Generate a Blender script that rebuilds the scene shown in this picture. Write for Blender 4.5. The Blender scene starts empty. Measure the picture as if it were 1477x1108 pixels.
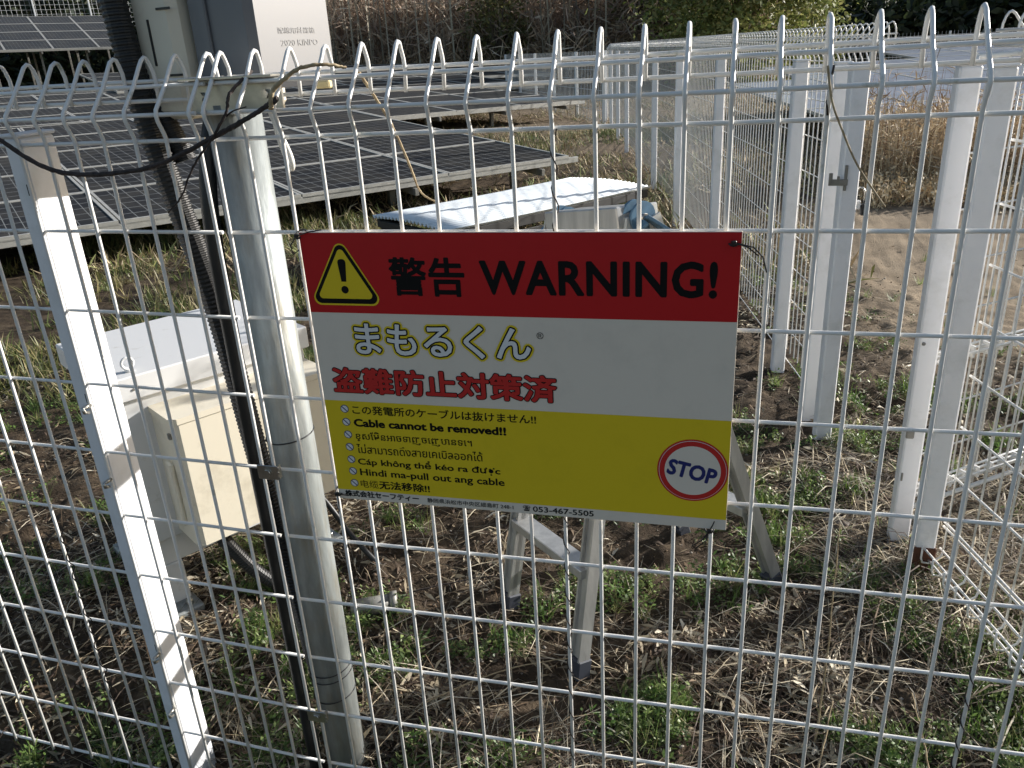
import bpy, math, random
import numpy as np
from mathutils import Vector, Matrix, noise

random.seed(7)
rng = np.random.default_rng(11)
scene = bpy.context.scene
COL = scene.collection
GZ = 1.14                      # height of the fence's upper flat wire above the ground
R = math.radians

# ------------------------------------------------------------------ camera
cam_d = bpy.data.cameras.new('camera')
cam = bpy.data.objects.new('camera', cam_d)
COL.objects.link(cam)
_r = (0.96987931, 0.23772912, -0.05309414)
_d = (0.04349673, -0.38349096, -0.92251977)
_f = (-0.23967093, 0.89242341, -0.38228039)
cam.matrix_world = Matrix(((_r[0], -_d[0], -_f[0], 0.64165958),
                           (_r[1], -_d[1], -_f[1], -0.96300775),
                           (_r[2], -_d[2], -_f[2], 0.0868764 + GZ),
                           (0, 0, 0, 1)))
cam_d.sensor_width = 36.0
cam_d.lens = 36.0 * 1161.22 / 1477.0
cam_d.clip_start = 0.02
cam_d.clip_end = 2000
scene.camera = cam

# ------------------------------------------------------------------ sky, sun, exposure
SUN_AZ = R(36.5)               # from +x towards +y
SUN_EL = R(18.0)
S = Vector((math.cos(SUN_AZ) * math.cos(SUN_EL), math.sin(SUN_AZ) * math.cos(SUN_EL), math.sin(SUN_EL)))
world = bpy.data.worlds.new('World')
scene.world = world
world.use_nodes = True
wn = world.node_tree.nodes
sky = wn.new('ShaderNodeTexSky')
sky.sky_type = 'NISHITA'
sky.sun_disc = False
sky.sun_elevation = SUN_EL
sky.sun_rotation = math.atan2(S.x, S.y)
sky.air_density = 1.0
sky.dust_density = 1.6
world.node_tree.links.new(sky.outputs[0], wn['Background'].inputs[0])
wn['Background'].inputs[1].default_value = 0.082
sun_d = bpy.data.lights.new('sun', 'SUN')
sun_d.energy = 5.0
sun_d.angle = R(0.55)
sun_d.color = (1.0, 0.965, 0.92)
sun = bpy.data.objects.new('sun', sun_d)
sun.rotation_euler = (-S).to_track_quat('-Z', 'Y').to_euler()
COL.objects.link(sun)
scene.view_settings.view_transform = 'Standard'
scene.view_settings.look = 'None'
scene.view_settings.gamma = 1.0
scene.view_settings.use_curve_mapping = False
scene.view_settings.exposure = 0.85

# ------------------------------------------------------------------ materials
def mat(name, color, rough=0.6, metal=0.0, var=0.0, vscale=20.0, bump=0.0, bscale=60.0, color2=None, attr=False,
        spec=0.5, stretch=None, trans=0.0, coat=0.0, dark=None, dark_scale=6.0, dark_lo=0.55, dark_hi=0.75, geo=False):
    m = bpy.data.materials.new(name)
    m.use_nodes = True
    nt = m.node_tree
    N, L = nt.nodes, nt.links
    b = N['Principled BSDF']
    b.inputs['Roughness'].default_value = rough
    b.inputs['Metallic'].default_value = metal
    b.inputs['Specular IOR Level'].default_value = spec
    b.inputs['Coat Weight'].default_value = coat
    b.inputs['Base Color'].default_value = (*color, 1)
    tc = N.new('ShaderNodeTexCoord')
    src = N.new('ShaderNodeNewGeometry').outputs['Position'] if geo else tc.outputs['Object']
    if stretch:
        mp = N.new('ShaderNodeMapping'); mp.inputs['Scale'].default_value = stretch
        L.new(src, mp.inputs[0]); src = mp.outputs[0]
    cur = None
    if color2 is not None or var > 0:
        nz = N.new('ShaderNodeTexNoise'); nz.inputs['Scale'].default_value = vscale
        nz.inputs['Detail'].default_value = 6; nz.inputs['Roughness'].default_value = 0.62
        L.new(src, nz.inputs['Vector'])
        cr = N.new('ShaderNodeValToRGB')
        c2 = color2 if color2 is not None else tuple(c * (1 - var) for c in color)
        cr.color_ramp.elements[0].position = 0.35; cr.color_ramp.elements[0].color = (*c2, 1)
        cr.color_ramp.elements[1].position = 0.65; cr.color_ramp.elements[1].color = (*color, 1)
        L.new(nz.outputs['Fac'], cr.inputs[0]); cur = cr.outputs[0]
    if dark is not None:
        nz2 = N.new('ShaderNodeTexNoise'); nz2.inputs['Scale'].default_value = dark_scale
        nz2.inputs['Detail'].default_value = 8; nz2.inputs['Roughness'].default_value = 0.7
        L.new(src, nz2.inputs['Vector'])
        mr = N.new('ShaderNodeMapRange'); mr.inputs['From Min'].default_value = dark_lo; mr.inputs['From Max'].default_value = dark_hi
        L.new(nz2.outputs['Fac'], mr.inputs[0])
        mx = N.new('ShaderNodeMix'); mx.data_type = 'RGBA'
        L.new(mr.outputs[0], mx.inputs['Factor'])
        if cur is not None: L.new(cur, mx.inputs['A'])
        else: mx.inputs['A'].default_value = (*color, 1)
        mx.inputs['B'].default_value = (*dark, 1)
        cur = mx.outputs['Result']
    if attr:
        at = N.new('ShaderNodeAttribute'); at.attribute_name = 'tint'
        cur = at.outputs['Color']
    if cur is not None: L.new(cur, b.inputs['Base Color'])
    if bump > 0:
        nb = N.new('ShaderNodeTexNoise'); nb.inputs['Scale'].default_value = bscale; nb.inputs['Detail'].default_value = 5
        L.new(src, nb.inputs['Vector'])
        bp = N.new('ShaderNodeBump'); bp.inputs['Strength'].default_value = bump; bp.inputs['Distance'].default_value = 0.01
        L.new(nb.outputs['Fac'], bp.inputs['Height']); L.new(bp.outputs[0], b.inputs['Normal'])
    if trans > 0:
        tr = N.new('ShaderNodeBsdfTranslucent'); ms = N.new('ShaderNodeMixShader'); ms.inputs[0].default_value = trans
        if cur is not None: L.new(cur, tr.inputs[0])
        else: tr.inputs[0].default_value = (*color, 1)
        L.new(b.outputs[0], ms.inputs[1]); L.new(tr.outputs[0], ms.inputs[2]); L.new(ms.outputs[0], N['Material Output'].inputs[0])
    return m

M = {}
M['wire'] = mat('white_coated_wire', (0.74, 0.73, 0.70), 0.32, dark=(0.22, 0.23, 0.10), dark_scale=22, dark_lo=0.60, dark_hi=0.80, bump=0.05, bscale=200, geo=True)
M['wire_far'] = mat('white_wire_far', (0.68, 0.70, 0.70), 0.45)
M['post'] = mat('white_coated_post', (0.80, 0.80, 0.81), 0.38, dark=(0.55, 0.55, 0.52), dark_scale=9, dark_lo=0.5, dark_hi=0.9, geo=True)
M['rust'] = mat('rusty_brown_sleeve', (0.13, 0.05, 0.025), 0.85, color2=(0.06, 0.025, 0.015), vscale=40, bump=0.3)
M['galv'] = mat('galvanised_steel', (0.36, 0.39, 0.385), 0.50, metal=0.35, color2=(0.20, 0.215, 0.21), vscale=26, bump=0.12, bscale=90, stretch=(1, 1, 0.22), dark=(0.26, 0.245, 0.20), dark_scale=30, dark_lo=0.5, dark_hi=0.7)
M['galv_dark'] = mat('weathered_steel', (0.30, 0.29, 0.26), 0.5, metal=0.4, color2=(0.16, 0.155, 0.14), vscale=12)
M['stain'] = mat('stainless_steel', (0.55, 0.53, 0.48), 0.28, metal=0.9, var=0.3, vscale=30)
M['alu'] = mat('weathered_aluminium', (0.55, 0.55, 0.53), 0.42, metal=0.55, color2=(0.40, 0.40, 0.39), vscale=35, bump=0.04, bscale=150, stretch=(1, 1, 0.2), dark=(0.25, 0.24, 0.22), dark_scale=30, dark_lo=0.62, dark_hi=0.8)
M['black_plastic'] = mat('black_plastic', (0.012, 0.012, 0.012), 0.45)
M['black_mat'] = mat('dark_panel_board', (0.018, 0.018, 0.018), 0.6, var=0.4)
M['foot'] = mat('dark_blue_foot', (0.04, 0.045, 0.06), 0.6)
M['blue'] = mat('blue_painted_hinge', (0.10, 0.20, 0.30), 0.45, var=0.35, vscale=40)
M['cab'] = mat('light_grey_painted_steel', (0.66, 0.66, 0.65), 0.45, dark=(0.42, 0.40, 0.34), dark_scale=18, dark_lo=0.60, dark_hi=0.78, geo=True)
M['cream'] = mat('cream_plastic', (0.72, 0.66, 0.53), 0.5, dark=(0.42, 0.37, 0.27), dark_scale=7, dark_lo=0.52, dark_hi=0.8, geo=True)
M['grey_cover'] = mat('grey_plastic_cover', (0.145, 0.15, 0.162), 0.42, dark=(0.15, 0.15, 0.15), dark_scale=9, dark_lo=0.5, dark_hi=0.85, geo=True)
M['roof'] = mat('white_corrugated_sheet', (0.72, 0.76, 0.78), 0.4, dark=(0.45, 0.46, 0.45), dark_scale=5, dark_lo=0.55, dark_hi=0.8, geo=True)
M['vine'] = mat('dark_dead_vine', (0.055, 0.04, 0.035), 0.85, color2=(0.02, 0.015, 0.013), vscale=120, bump=0.3, bscale=300)
M['pale_stem'] = mat('pale_dry_stem', (0.45, 0.36, 0.22), 0.8, color2=(0.25, 0.18, 0.10), vscale=90)
M['strap'] = mat('white_plastic_strap', (0.7, 0.68, 0.62), 0.5)
M['bark'] = mat('grey_brown_bark', (0.16, 0.125, 0.09), 0.9, color2=(0.07, 0.055, 0.04), vscale=14, bump=0.4)
M['attr'] = mat('dry_plant_matter', (0.3, 0.25, 0.15), 0.75, attr=True, trans=0.12)
M['attr_green'] = mat('green_leaves', (0.1, 0.2, 0.05), 0.5, attr=True, trans=0.35)
M['attr_far'] = mat('tree_foliage', (0.1, 0.2, 0.05), 0.6, attr=True, trans=0.3)
M['stone'] = mat('field_stone', (0.20, 0.17, 0.14), 0.85, color2=(0.10, 0.085, 0.07), vscale=20, bump=0.4)
M['clod'] = mat('soil_clods', (0.12, 0.08, 0.05), 0.95, attr=True)

def sign_mat(name, c, rough=0.38):
    return mat(name, c, rough, dark=tuple(x * 0.9 for x in c), dark_scale=14, dark_lo=0.5, dark_hi=0.8, spec=0.35)
M['s_white'] = sign_mat('sign_white', (0.76, 0.67, 0.56))
M['s_red'] = sign_mat('sign_red', (0.52, 0.010, 0.014))
M['s_yellow'] = sign_mat('sign_yellow', (0.78, 0.57, 0.02))
M['s_black'] = mat('sign_black', (0.006, 0.006, 0.006), 0.6, spec=0.15)
M['s_navy'] = mat('sign_navy', (0.012, 0.022, 0.14), 0.4)
M['s_redtext'] = mat('sign_red_lettering', (0.55, 0.022, 0.02), 0.4)
M['s_lwhite'] = mat('sign_letter_white', (0.75, 0.74, 0.72), 0.4)

def solar_mat():
    m = bpy.data.materials.new('solar_cells'); m.use_nodes = True
    N, L = m.node_tree.nodes, m.node_tree.links
    b = N['Principled BSDF']
    b.inputs['Roughness'].default_value = 0.3
    b.inputs['IOR'].default_value = 1.2
    b.inputs['Specular IOR Level'].default_value = 0.04
    uv = N.new('ShaderNodeUVMap'); uv.uv_map = 'cells'
    sep = N.new('ShaderNodeSeparateXYZ'); L.new(uv.outputs[0], sep.inputs[0])
    def line(o, w):
        fr = N.new('ShaderNodeMath'); fr.operation = 'FRACT'; L.new(o, fr.inputs[0])
        sb = N.new('ShaderNodeMath'); sb.operation = 'SUBTRACT'; L.new(fr.outputs[0], sb.inputs[0]); sb.inputs[1].default_value = 0.5
        ab = N.new('ShaderNodeMath'); ab.operation = 'ABSOLUTE'; L.new(sb.outputs[0], ab.inputs[0])
        gt = N.new('ShaderNodeMath'); gt.operation = 'GREATER_THAN'; L.new(ab.outputs[0], gt.inputs[0]); gt.inputs[1].default_value = 0.5 - w
        return gt.outputs[0]
    mxl = N.new('ShaderNodeMath'); mxl.operation = 'MAXIMUM'
    L.new(line(sep.outputs[0], 0.028), mxl.inputs[0]); L.new(line(sep.outputs[1], 0.028), mxl.inputs[1])
    mx = N.new('ShaderNodeMix'); mx.data_type = 'RGBA'
    mx.inputs['A'].default_value = (0.026, 0.027, 0.030, 1); mx.inputs['B'].default_value = (0.19, 0.20, 0.20, 1)
    L.new(mxl.outputs[0], mx.inputs['Factor'])
    geo = N.new('ShaderNodeNewGeometry')
    nz = N.new('ShaderNodeTexNoise'); nz.inputs['Scale'].default_value = 3.0; nz.inputs['Detail'].default_value = 7
    L.new(geo.outputs['Position'], nz.inputs['Vector'])
    mr = N.new('ShaderNodeMapRange'); mr.inputs['From Min'].default_value = 0.4; mr.inputs['From Max'].default_value = 0.8; mr.inputs['To Max'].default_value = 0.35
    L.new(nz.outputs['Fac'], mr.inputs[0])
    mx2 = N.new('ShaderNodeMix'); mx2.data_type = 'RGBA'; L.new(mr.outputs[0], mx2.inputs['Factor'])
    L.new(mx.outputs['Result'], mx2.inputs['A']); mx2.inputs['B'].default_value = (0.12, 0.11, 0.09, 1)
    L.new(mx2.outputs['Result'], b.inputs['Base Color'])
    return m
M['solar'] = solar_mat()
M['solar_frame'] = mat('aluminium_module_frame', (0.50, 0.49, 0.45), 0.5, metal=0.3, var=0.2)
def glare_solar():
    m = mat('pale_glass_cells', (0.52, 0.57, 0.66), 0.12, var=0.25, vscale=3, geo=True, spec=0.9)  # pale blue base colour stands in for sky glare on the glass
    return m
M['solar_pale'] = glare_solar()

# ------------------------------------------------------------------ helpers
def link(name, mesh, material=None, parent=None, loc=None, smooth=False):
    o = bpy.data.objects.new(name, mesh)
    COL.objects.link(o)
    if material is not None and not mesh.materials:
        mesh.materials.append(material)
    if parent is not None: o.parent = parent
    if loc is not None: o.location = loc
    if smooth:
        for p in mesh.polygons: p.use_smooth = True
    return o

def empty(name, loc=(0, 0, 0), label=None, cat=None, group=None, kind=None, rz=0.0):
    o = bpy.data.objects.new(name, None)
    o.empty_display_size = 0.1
    COL.objects.link(o); o.location = loc; o.rotation_euler = (0, 0, rz)
    return tag(o, label, cat, group, kind)

def tag(o, label=None, cat=None, group=None, kind=None):
    if label: o['label'] = label
    if cat: o['category'] = cat
    if group: o['group'] = group
    if kind: o['kind'] = kind
    return o

class MB:
    """collects shapes into one mesh"""
    def __init__(s): s.v, s.f, s.sm = [], [], []
    def add(s, vs, fs, smooth=False):
        o = len(s.v); s.v += [tuple(v) for v in vs]; s.f += [tuple(i + o for i in f) for f in fs]; s.sm += [smooth] * len(fs)
        return s
    def box(s, c, size, M3=None, bev=0.0):
        hx, hy, hz = (x / 2 for x in size)
        vs, fs = [], []
        if bev <= 0:
            vs = [(sx * hx, sy * hy, sz * hz) for sz in (-1, 1) for sx, sy in ((-1, -1), (1, -1), (1, 1), (-1, 1))]
            fs = [(3, 2, 1, 0), (4, 5, 6, 7), (0, 1, 5, 4), (1, 2, 6, 5), (2, 3, 7, 6), (3, 0, 4, 7)]
        else:
            b = min(bev, hx * .9, hy * .9, hz * .9)
            rings = []
            for z, ins in ((-hz, b), (-hz + b, 0), (hz - b, 0), (hz, b)):
                ring = []
                for sx, sy in ((-1, -1), (1, -1), (1, 1), (-1, 1)):
                    x, y = sx * hx, sy * hy
                    a = (x - sx * (b + ins * .0), y - sy * ins) ; c2 = (x - sx * ins, y - sy * b)
                    a = (x - sx * max(b, ins), y - sy * ins)
                    c2 = (x - sx * ins, y - sy * max(b, ins))
                    ring += [a, c2] if (sx, sy) in ((1, -1), (-1, 1)) else [c2, a]
                rings.append([(p[0], p[1], z) for p in ring])
            for r_ in rings: vs += r_
            for k in range(3):
                for i in range(8):
                    j = (i + 1) % 8
                    fs.append((k * 8 + i, k * 8 + j, (k + 1) * 8 + j, (k + 1) * 8 + i))
            fs.append(tuple(range(7, -1, -1))); fs.append(tuple(24 + i for i in range(8)))
        if M3 is not None: vs = [M3 @ Vector(v) for v in vs]
        vs = [(v[0] + c[0], v[1] + c[1], v[2] + c[2]) for v in vs]
        return s.add(vs, fs)
    def tube(s, pts, r, n=8, cap=True, radii=None):
        pts = [Vector(p) for p in pts]
        vs, fs = [], []
        prev = None
        for i, p in enumerate(pts):
            if i == 0: t = pts[1] - p
            elif i == len(pts) - 1: t = p - pts[i - 1]
            else: t = (pts[i + 1] - p).normalized() + (p - pts[i - 1]).normalized()
            t.normalize()
            if prev is None:
                a = Vector((0, 0, 1)) if abs(t.z) < 0.9 else Vector((1, 0, 0))
                u = t.cross(a).normalized()
            else:
                u = (prev - t * prev.dot(t)).normalized()
            w = t.cross(u); prev = u
            rr = radii[i] if radii else r
            for k in range(n):
                an = 2 * math.pi * k / n
                vs.append(p + u * (math.cos(an) * rr) + w * (math.sin(an) * rr))
        for i in range(len(pts) - 1):
            for k in range(n):
                j = (k + 1) % n
                fs.append((i * n + k, i * n + j, (i + 1) * n + j, (i + 1) * n + k))
        s.add(vs, fs, True)
        if cap:
            o = len(s.v) - len(vs)
            s.f += [tuple(o + k for k in range(n - 1, -1, -1)), tuple(o + (len(pts) - 1) * n + k for k in range(n))]; s.sm += [False, False]
        return s
    def beam(s, a, b, w, h, up=(0, 0, 1)):
        a, b = Vector(a), Vector(b); t = (b - a); L_ = t.length; t.normalize()
        u = Vector(up); x = t.cross(u).normalized(); y = x.cross(t).normalized()
        M3 = Matrix((x, t, y)).transposed()
        return s.box((a + b) / 2, (w, L_, h), M3, bev=min(w, h) * 0.08)
    def prism(s, poly, z0, z1, M4=None):
        n = len(poly)
        vs = [(x, y, z0) for x, y in poly] + [(x, y, z1) for x, y in poly]
        fs = [tuple(range(n - 1, -1, -1)), tuple(range(n, 2 * n))] + [(i, (i + 1) % n, n + (i + 1) % n, n + i) for i in range(n)]
        if M4 is not None: vs = [M4 @ Vector(v) for v in vs]
        return s.add(vs, fs)
    def mesh(s, name, material=None):
        m = bpy.data.meshes.new(name)
        m.from_pydata(s.v, [], s.f)
        m.polygons.foreach_set('use_smooth', s.sm)
        if material is not None: m.materials.append(material)
        m.update()
        return m
    def build(s, name, material, parent=None, loc=None):
        return link(name, s.mesh(name, material), None, parent, loc)

def rotz(deg): return Matrix.Rotation(R(deg), 3, 'Z')

def fast_mesh(name, verts, quads, material, tint=None, smooth=False, tri=False):
    """verts (n,3), quads (m,4) numpy"""
    k = 3 if tri else 4
    m = bpy.data.meshes.new(name)
    m.vertices.add(len(verts)); m.vertices.foreach_set('co', np.ascontiguousarray(verts, dtype=np.float32).ravel())
    m.loops.add(len(quads) * k); m.loops.foreach_set('vertex_index', np.ascontiguousarray(quads, dtype=np.int32).ravel())
    m.polygons.add(len(quads)); m.polygons.foreach_set('loop_start', np.arange(0, len(quads) * k, k, dtype=np.int32))
    if smooth: m.polygons.foreach_set('use_smooth', np.ones(len(quads), dtype=bool))
    m.update(calc_edges=True)
    if tint is not None:
        a = m.color_attributes.new('tint', 'FLOAT_COLOR', 'POINT')
        a.data.foreach_set('color', np.ascontiguousarray(np.c_[tint, np.ones(len(tint))], dtype=np.float32).ravel())
    m.materials.append(material)
    return m

# smooth value noise in numpy
_tab = rng.random((256, 256))
def vnoise(x, y, s):
    x = np.asarray(x) * s; y = np.asarray(y) * s
    xi = np.floor(x).astype(int); yi = np.floor(y).astype(int)
    fx = x - xi; fy = y - yi
    fx = fx * fx * (3 - 2 * fx); fy = fy * fy * (3 - 2 * fy)
    g = lambda i, j: _tab[i % 256, j % 256]
    return (g(xi, yi) * (1 - fx) + g(xi + 1, yi) * fx) * (1 - fy) + (g(xi, yi + 1) * (1 - fx) + g(xi + 1, yi + 1) * fx) * fy

def path_mask(x, y):
    """1 on the bare trodden path that leads away through the gate"""
    c = 1.55 + 0.10 * (y - 2) + 0.25 * np.sin(y * 0.5)
    w = 0.45 + 0.05 * (y - 2)
    d = np.abs(x - c) / w
    return np.clip(1.6 - d, 0, 1) * np.clip((y - 2.0) / 0.7, 0, 1) * np.clip((6.2 - y) / 1.0, 0, 1)

def gh(x, y):
    """ground height"""
    x = np.asarray(x, dtype=float); y = np.asarray(y, dtype=float)
    pm = path_mask(x, y)
    h = (vnoise(x, y, 1.3) - .5) * 0.035 + (vnoise(x + 9, y + 3, 5) - .5) * 0.022
    h += (vnoise(x + 5, y + 31, 17) - .5) * 0.024 * (1 - .5 * pm) + (vnoise(x, y, 41) - .5) * 0.014 * (1 - .4 * pm)
    h -= pm * 0.015
    # the strip under the near fence lies lower
    y0 = 0.07 + 0.16 * np.clip((-x - 0.12) / 0.15, 0, 1) * np.clip((1.2 + x) / .3, 0, 1)
    h -= 0.125 * np.clip((y0 + .05 - y) / 0.26, 0, 1)
    return h

# ================================================================== SETTING
def grid_axis(lo, hi, c0, c1, step, grow=1.12):
    a = list(np.arange(c0, c1, step))
    st = step; x = c1
    while x < hi: a.append(x); st = min(st * grow, 6); x += st
    a.append(hi); b = []; st = step; x = c0
    while x > lo:
        st = min(st * grow, 6); x -= st; b.append(x)
    return np.array(sorted(b) + a)
gx_ = grid_axis(-160, 160, -1.7, 2.3, 0.014)
gy_ = grid_axis(-30, 170, -0.3, 3.2, 0.014)
GXX, GYY = np.meshgrid(gx_, gy_)
GV = np.c_[GXX.ravel(), GYY.ravel(), gh(GXX, GYY).ravel()]
nx, ny = len(gx_), len(gy_)
ii = (np.arange(ny - 1)[:, None] * nx + np.arange(nx - 1)[None, :]).ravel()
GQ = np.c_[ii, ii + 1, ii + nx + 1, ii + nx]

def ground_mat():
    m = bpy.data.materials.new('bare_soil'); m.use_nodes = True
    N, L = m.node_tree.nodes, m.node_tree.links
    b = N['Principled BSDF']; b.inputs['Roughness'].default_value = 0.95; b.inputs['Specular IOR Level'].default_value = 0.15
    geo = N.new('ShaderNodeNewGeometry')
    at = N.new('ShaderNodeAttribute'); at.attribute_name = 'tint'
    def nz(scale, det=8):
        n = N.new('ShaderNodeTexNoise'); n.inputs['Scale'].default_value = scale; n.inputs['Detail'].default_value = det
        n.inputs['Roughness'].default_value = 0.68; L.new(geo.outputs['Position'], n.inputs['Vector']); return n.outputs['Fac']
    cr = N.new('ShaderNodeValToRGB'); e = cr.color_ramp.elements
    e[0].position = 0.3; e[0].color = (0.024, 0.018, 0.012, 1)
    e[1].position = 0.72; e[1].color = (0.155, 0.117, 0.076, 1)
    x = e.new(0.5); x.color = (0.062, 0.045, 0.030, 1)
    L.new(nz(9, 12), cr.inputs[0])
    mx = N.new('ShaderNodeMix'); mx.data_type = 'RGBA'; L.new(at.outputs['Fac'], mx.inputs['Factor'])
    L.new(cr.outputs[0], mx.inputs['A'])
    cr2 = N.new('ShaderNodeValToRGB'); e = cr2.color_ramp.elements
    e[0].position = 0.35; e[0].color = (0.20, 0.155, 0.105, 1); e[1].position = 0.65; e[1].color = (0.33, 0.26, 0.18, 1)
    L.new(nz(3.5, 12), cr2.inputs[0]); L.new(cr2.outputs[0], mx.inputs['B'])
    L.new(mx.outputs['Result'], b.inputs['Base Color'])
    bp = N.new('ShaderNodeBump'); bp.inputs['Strength'].default_value = 0.8; bp.inputs['Distance'].default_value = 0.012
    L.new(nz(110, 8), bp.inputs['Height']); L.new(bp.outputs[0], b.inputs['Normal'])
    return m
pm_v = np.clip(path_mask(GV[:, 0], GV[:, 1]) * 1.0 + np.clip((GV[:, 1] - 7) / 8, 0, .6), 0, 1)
gm = fast_mesh('ground', GV, GQ, ground_mat(), tint=np.c_[pm_v, pm_v, pm_v], smooth=True)
tag(link('ground', gm), kind='structure')

# far hillside
HS, HY = np.meshgrid(np.linspace(0, 1, 170), np.linspace(0, 1, 60))
HYD = 2.0 + HY * 150
HX = -240 + HS * (240 + 30 + HYD * .42)
edge = 78.0
HZ = -1 + 5.0 * np.clip(HY * 25, 0, 1) + HY ** 0.9 * 95
amp = np.clip(HY * 8, 0, 1)
HZ += (vnoise(HX + 300, HY * 150, 0.05) - .5) * 16 * amp + (vnoise(HX + 300, HY * 150, 0.35) - .5) * 4.5 * amp + (vnoise(HX + 300, HY * 150, 0.9) - .5) * 2.0 * amp
HZ *= np.clip((1.0 - HS) * 14, 0, 1) ** .5
HV = np.c_[HX.ravel(), (edge + HYD).ravel(), HZ.ravel()]
ii = (np.arange(59)[:, None] * 170 + np.arange(169)[None, :]).ravel()
hm = fast_mesh('hill', HV, np.c_[ii, ii + 1, ii + 171, ii + 170],
               mat('wooded_hill', (0.012, 0.018, 0.020), 0.95, color2=(0.006, 0.009, 0.014), vscale=0.35, bump=1.0, bscale=0.5, geo=True, spec=0.0), smooth=True)  # near-black blue puts the backlit slope's shade into the colour
tag(link('hill', hm), kind='structure')

# ================================================================== MAIN FENCE (near)
P, Q = 0.05, 0.1217
PROFILE = [(0.0, -1.222), (0.0, -0.6), (0.0, 0.003), (-0.0015, 0.010), (-0.0085, 0.026), (-0.0105, 0.033), (-0.0075, 0.040),
           (0.019, 0.069), (0.037, 0.092), (0.044, 0.1005), (0.0505, 0.1045), (0.0555, 0.103), (0.060, 0.096), (0.0635, 0.085), (0.0645, 0.074), (0.063, 0.045)]
def wire_mesh_v(name, r=0.0027, n=8, bottom=-1.222, flip=1):
    mb = MB()
    mb.tube([(0, y * flip, (z if z > -1 else bottom) + GZ) for y, z in PROFILE], r, n)
    return mb.mesh(name, M['wire'])
V_WIRE = [wire_mesh_v('vertical_wire') for _ in range(1)]
# a few slightly uneven variants so that the wires are not clones of each other
for k in range(4):
    mb = MB(); pts = []
    for j, (y, z) in enumerate(PROFILE):
        pts.append((random.uniform(-.0007, .0007) * (j > 1), y + random.uniform(-.0005, .0005), z + GZ))
    mb.tube(pts, 0.0027, 8); V_WIRE.append(mb.mesh('vertical_wire', M['wire']))
RAIL_YZ = [(0.0055, -j * Q) for j in range(11)] + [(-0.0045, 0.0335), (0.0245, 0.0685), (0.0695, 0.074), (0.0685, 0.0485)]
def build_run(root, n0, n1, dx=P, mirror=1, rails=RAIL_YZ, wires=V_WIRE, over=0.006, skip_name='mesh_panel', clamp=0.0045):
    pan = bpy.data.objects.new(skip_name, None); COL.objects.link(pan); pan.parent = root; pan.empty_display_size = .1
    for i in range(n0, n1 + 1):
        o = bpy.data.objects.new('vertical_wire', random.choice(wires)); COL.objects.link(o); o.parent = pan
        o.location = (i * dx, 0, 0); o.rotation_euler = (0, random.uniform(-.0006, .0006), random.uniform(-.012, .012))
    for (y, z) in rails:
        mb = MB(); xs = np.linspace(n0 * dx - over, n1 * dx + over, 9)
        mb.tube([(x, y * mirror + random.uniform(-.0004, .0004), z + GZ + random.uniform(-.0006, .0006)) for x in xs], 0.0027, 8)
        mb.build('horizontal_wire', M['wire'], pan)
    return pan
fence = empty('mesh_fence', (0, 0, 0), 'near white welded mesh fence with looped wire tops carrying the warning sign', 'fence')
pr = build_run(fence, 0, 27)
pl = build_run(fence, -42, 0)
pl.location = (-0.0209, -0.0002, 0); pl.rotation_euler = (0, 0, -R(2.57))
def post(parent, x, y, w=0.045, d=0.045, h=1.147, rz=0.0, name='post', base=True):
    o = bpy.data.objects.new(name, None); COL.objects.link(o); o.parent = parent
    o.location = (x, y, 0); o.rotation_euler = (0, 0, rz); o.empty_display_size = .05
    MB().box((0, 0, h / 2 - .1), (w, d, h + .2), bev=0.004).build('post_tube', M['post'], o)
    MB().box((0, 0, h + .003), (w + .003, d + .003, .006), bev=0.002).build('cap', M['post'], o)
    return o
post(fence, -0.3325, 0.0485, 0.030, 0.069, 1.15)
post(fence, -1.78, 0.115, 0.030, 0.066, 1.15)
post(fence, 1.375, 0.06, 0.045, 0.045, 1.15)
# rail hooks on the left post
for z in (-0.4, -0.535, -0.90, -1.03):
    mb = MB(); x0 = -0.3185
    mb.tube([(x0, 0.012, z + GZ), (x0, 0.003, z + GZ), (x0 - .002, -.004, z + GZ), (x0 + .002, -.005, z + GZ - .006), (x0, .004, z + GZ - .010)], 0.0032, 6)
    mb.build('hook_bolt', M['stain'], fence)
# slots behind two of the hooks and near the top
for z in (-0.062, -0.39, -0.89):
    MB().box((-0.3225, 0.0138, z + GZ), (0.007, 0.0012, 0.016), bev=.0004).build('slot', M['black_plastic'], fence)
# joint clips where the two panels meet
for z, x in ((-0.488, -0.0085), (-0.975, -0.005)):
    mb = MB()
    mb.box((x, -0.006, z + GZ), (0.034, 0.002, 0.024), bev=0.0008)
    mb.box((x - .0165, -0.0015, z + GZ), (0.002, 0.009, 0.022)); mb.box((x + .0165, -0.0015, z + GZ), (0.002, 0.009, 0.022))
    for k in range(3):
        mb.box((x + .018, -0.006, z + GZ - .008 + k * .008), (0.004, 0.0025, 0.003))
    c = mb.build('joint_clip', M['stain'], fence)
    mb = MB(); mb.tube([(x, -0.0065, z + GZ), (x, -0.0105, z + GZ)], 0.006, 6); mb.tube([(x, -0.0075, z + GZ), (x, -0.0085, z + GZ)], 0.0085, 14)
    mb.build('bolt', M['stain'], c)

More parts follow.
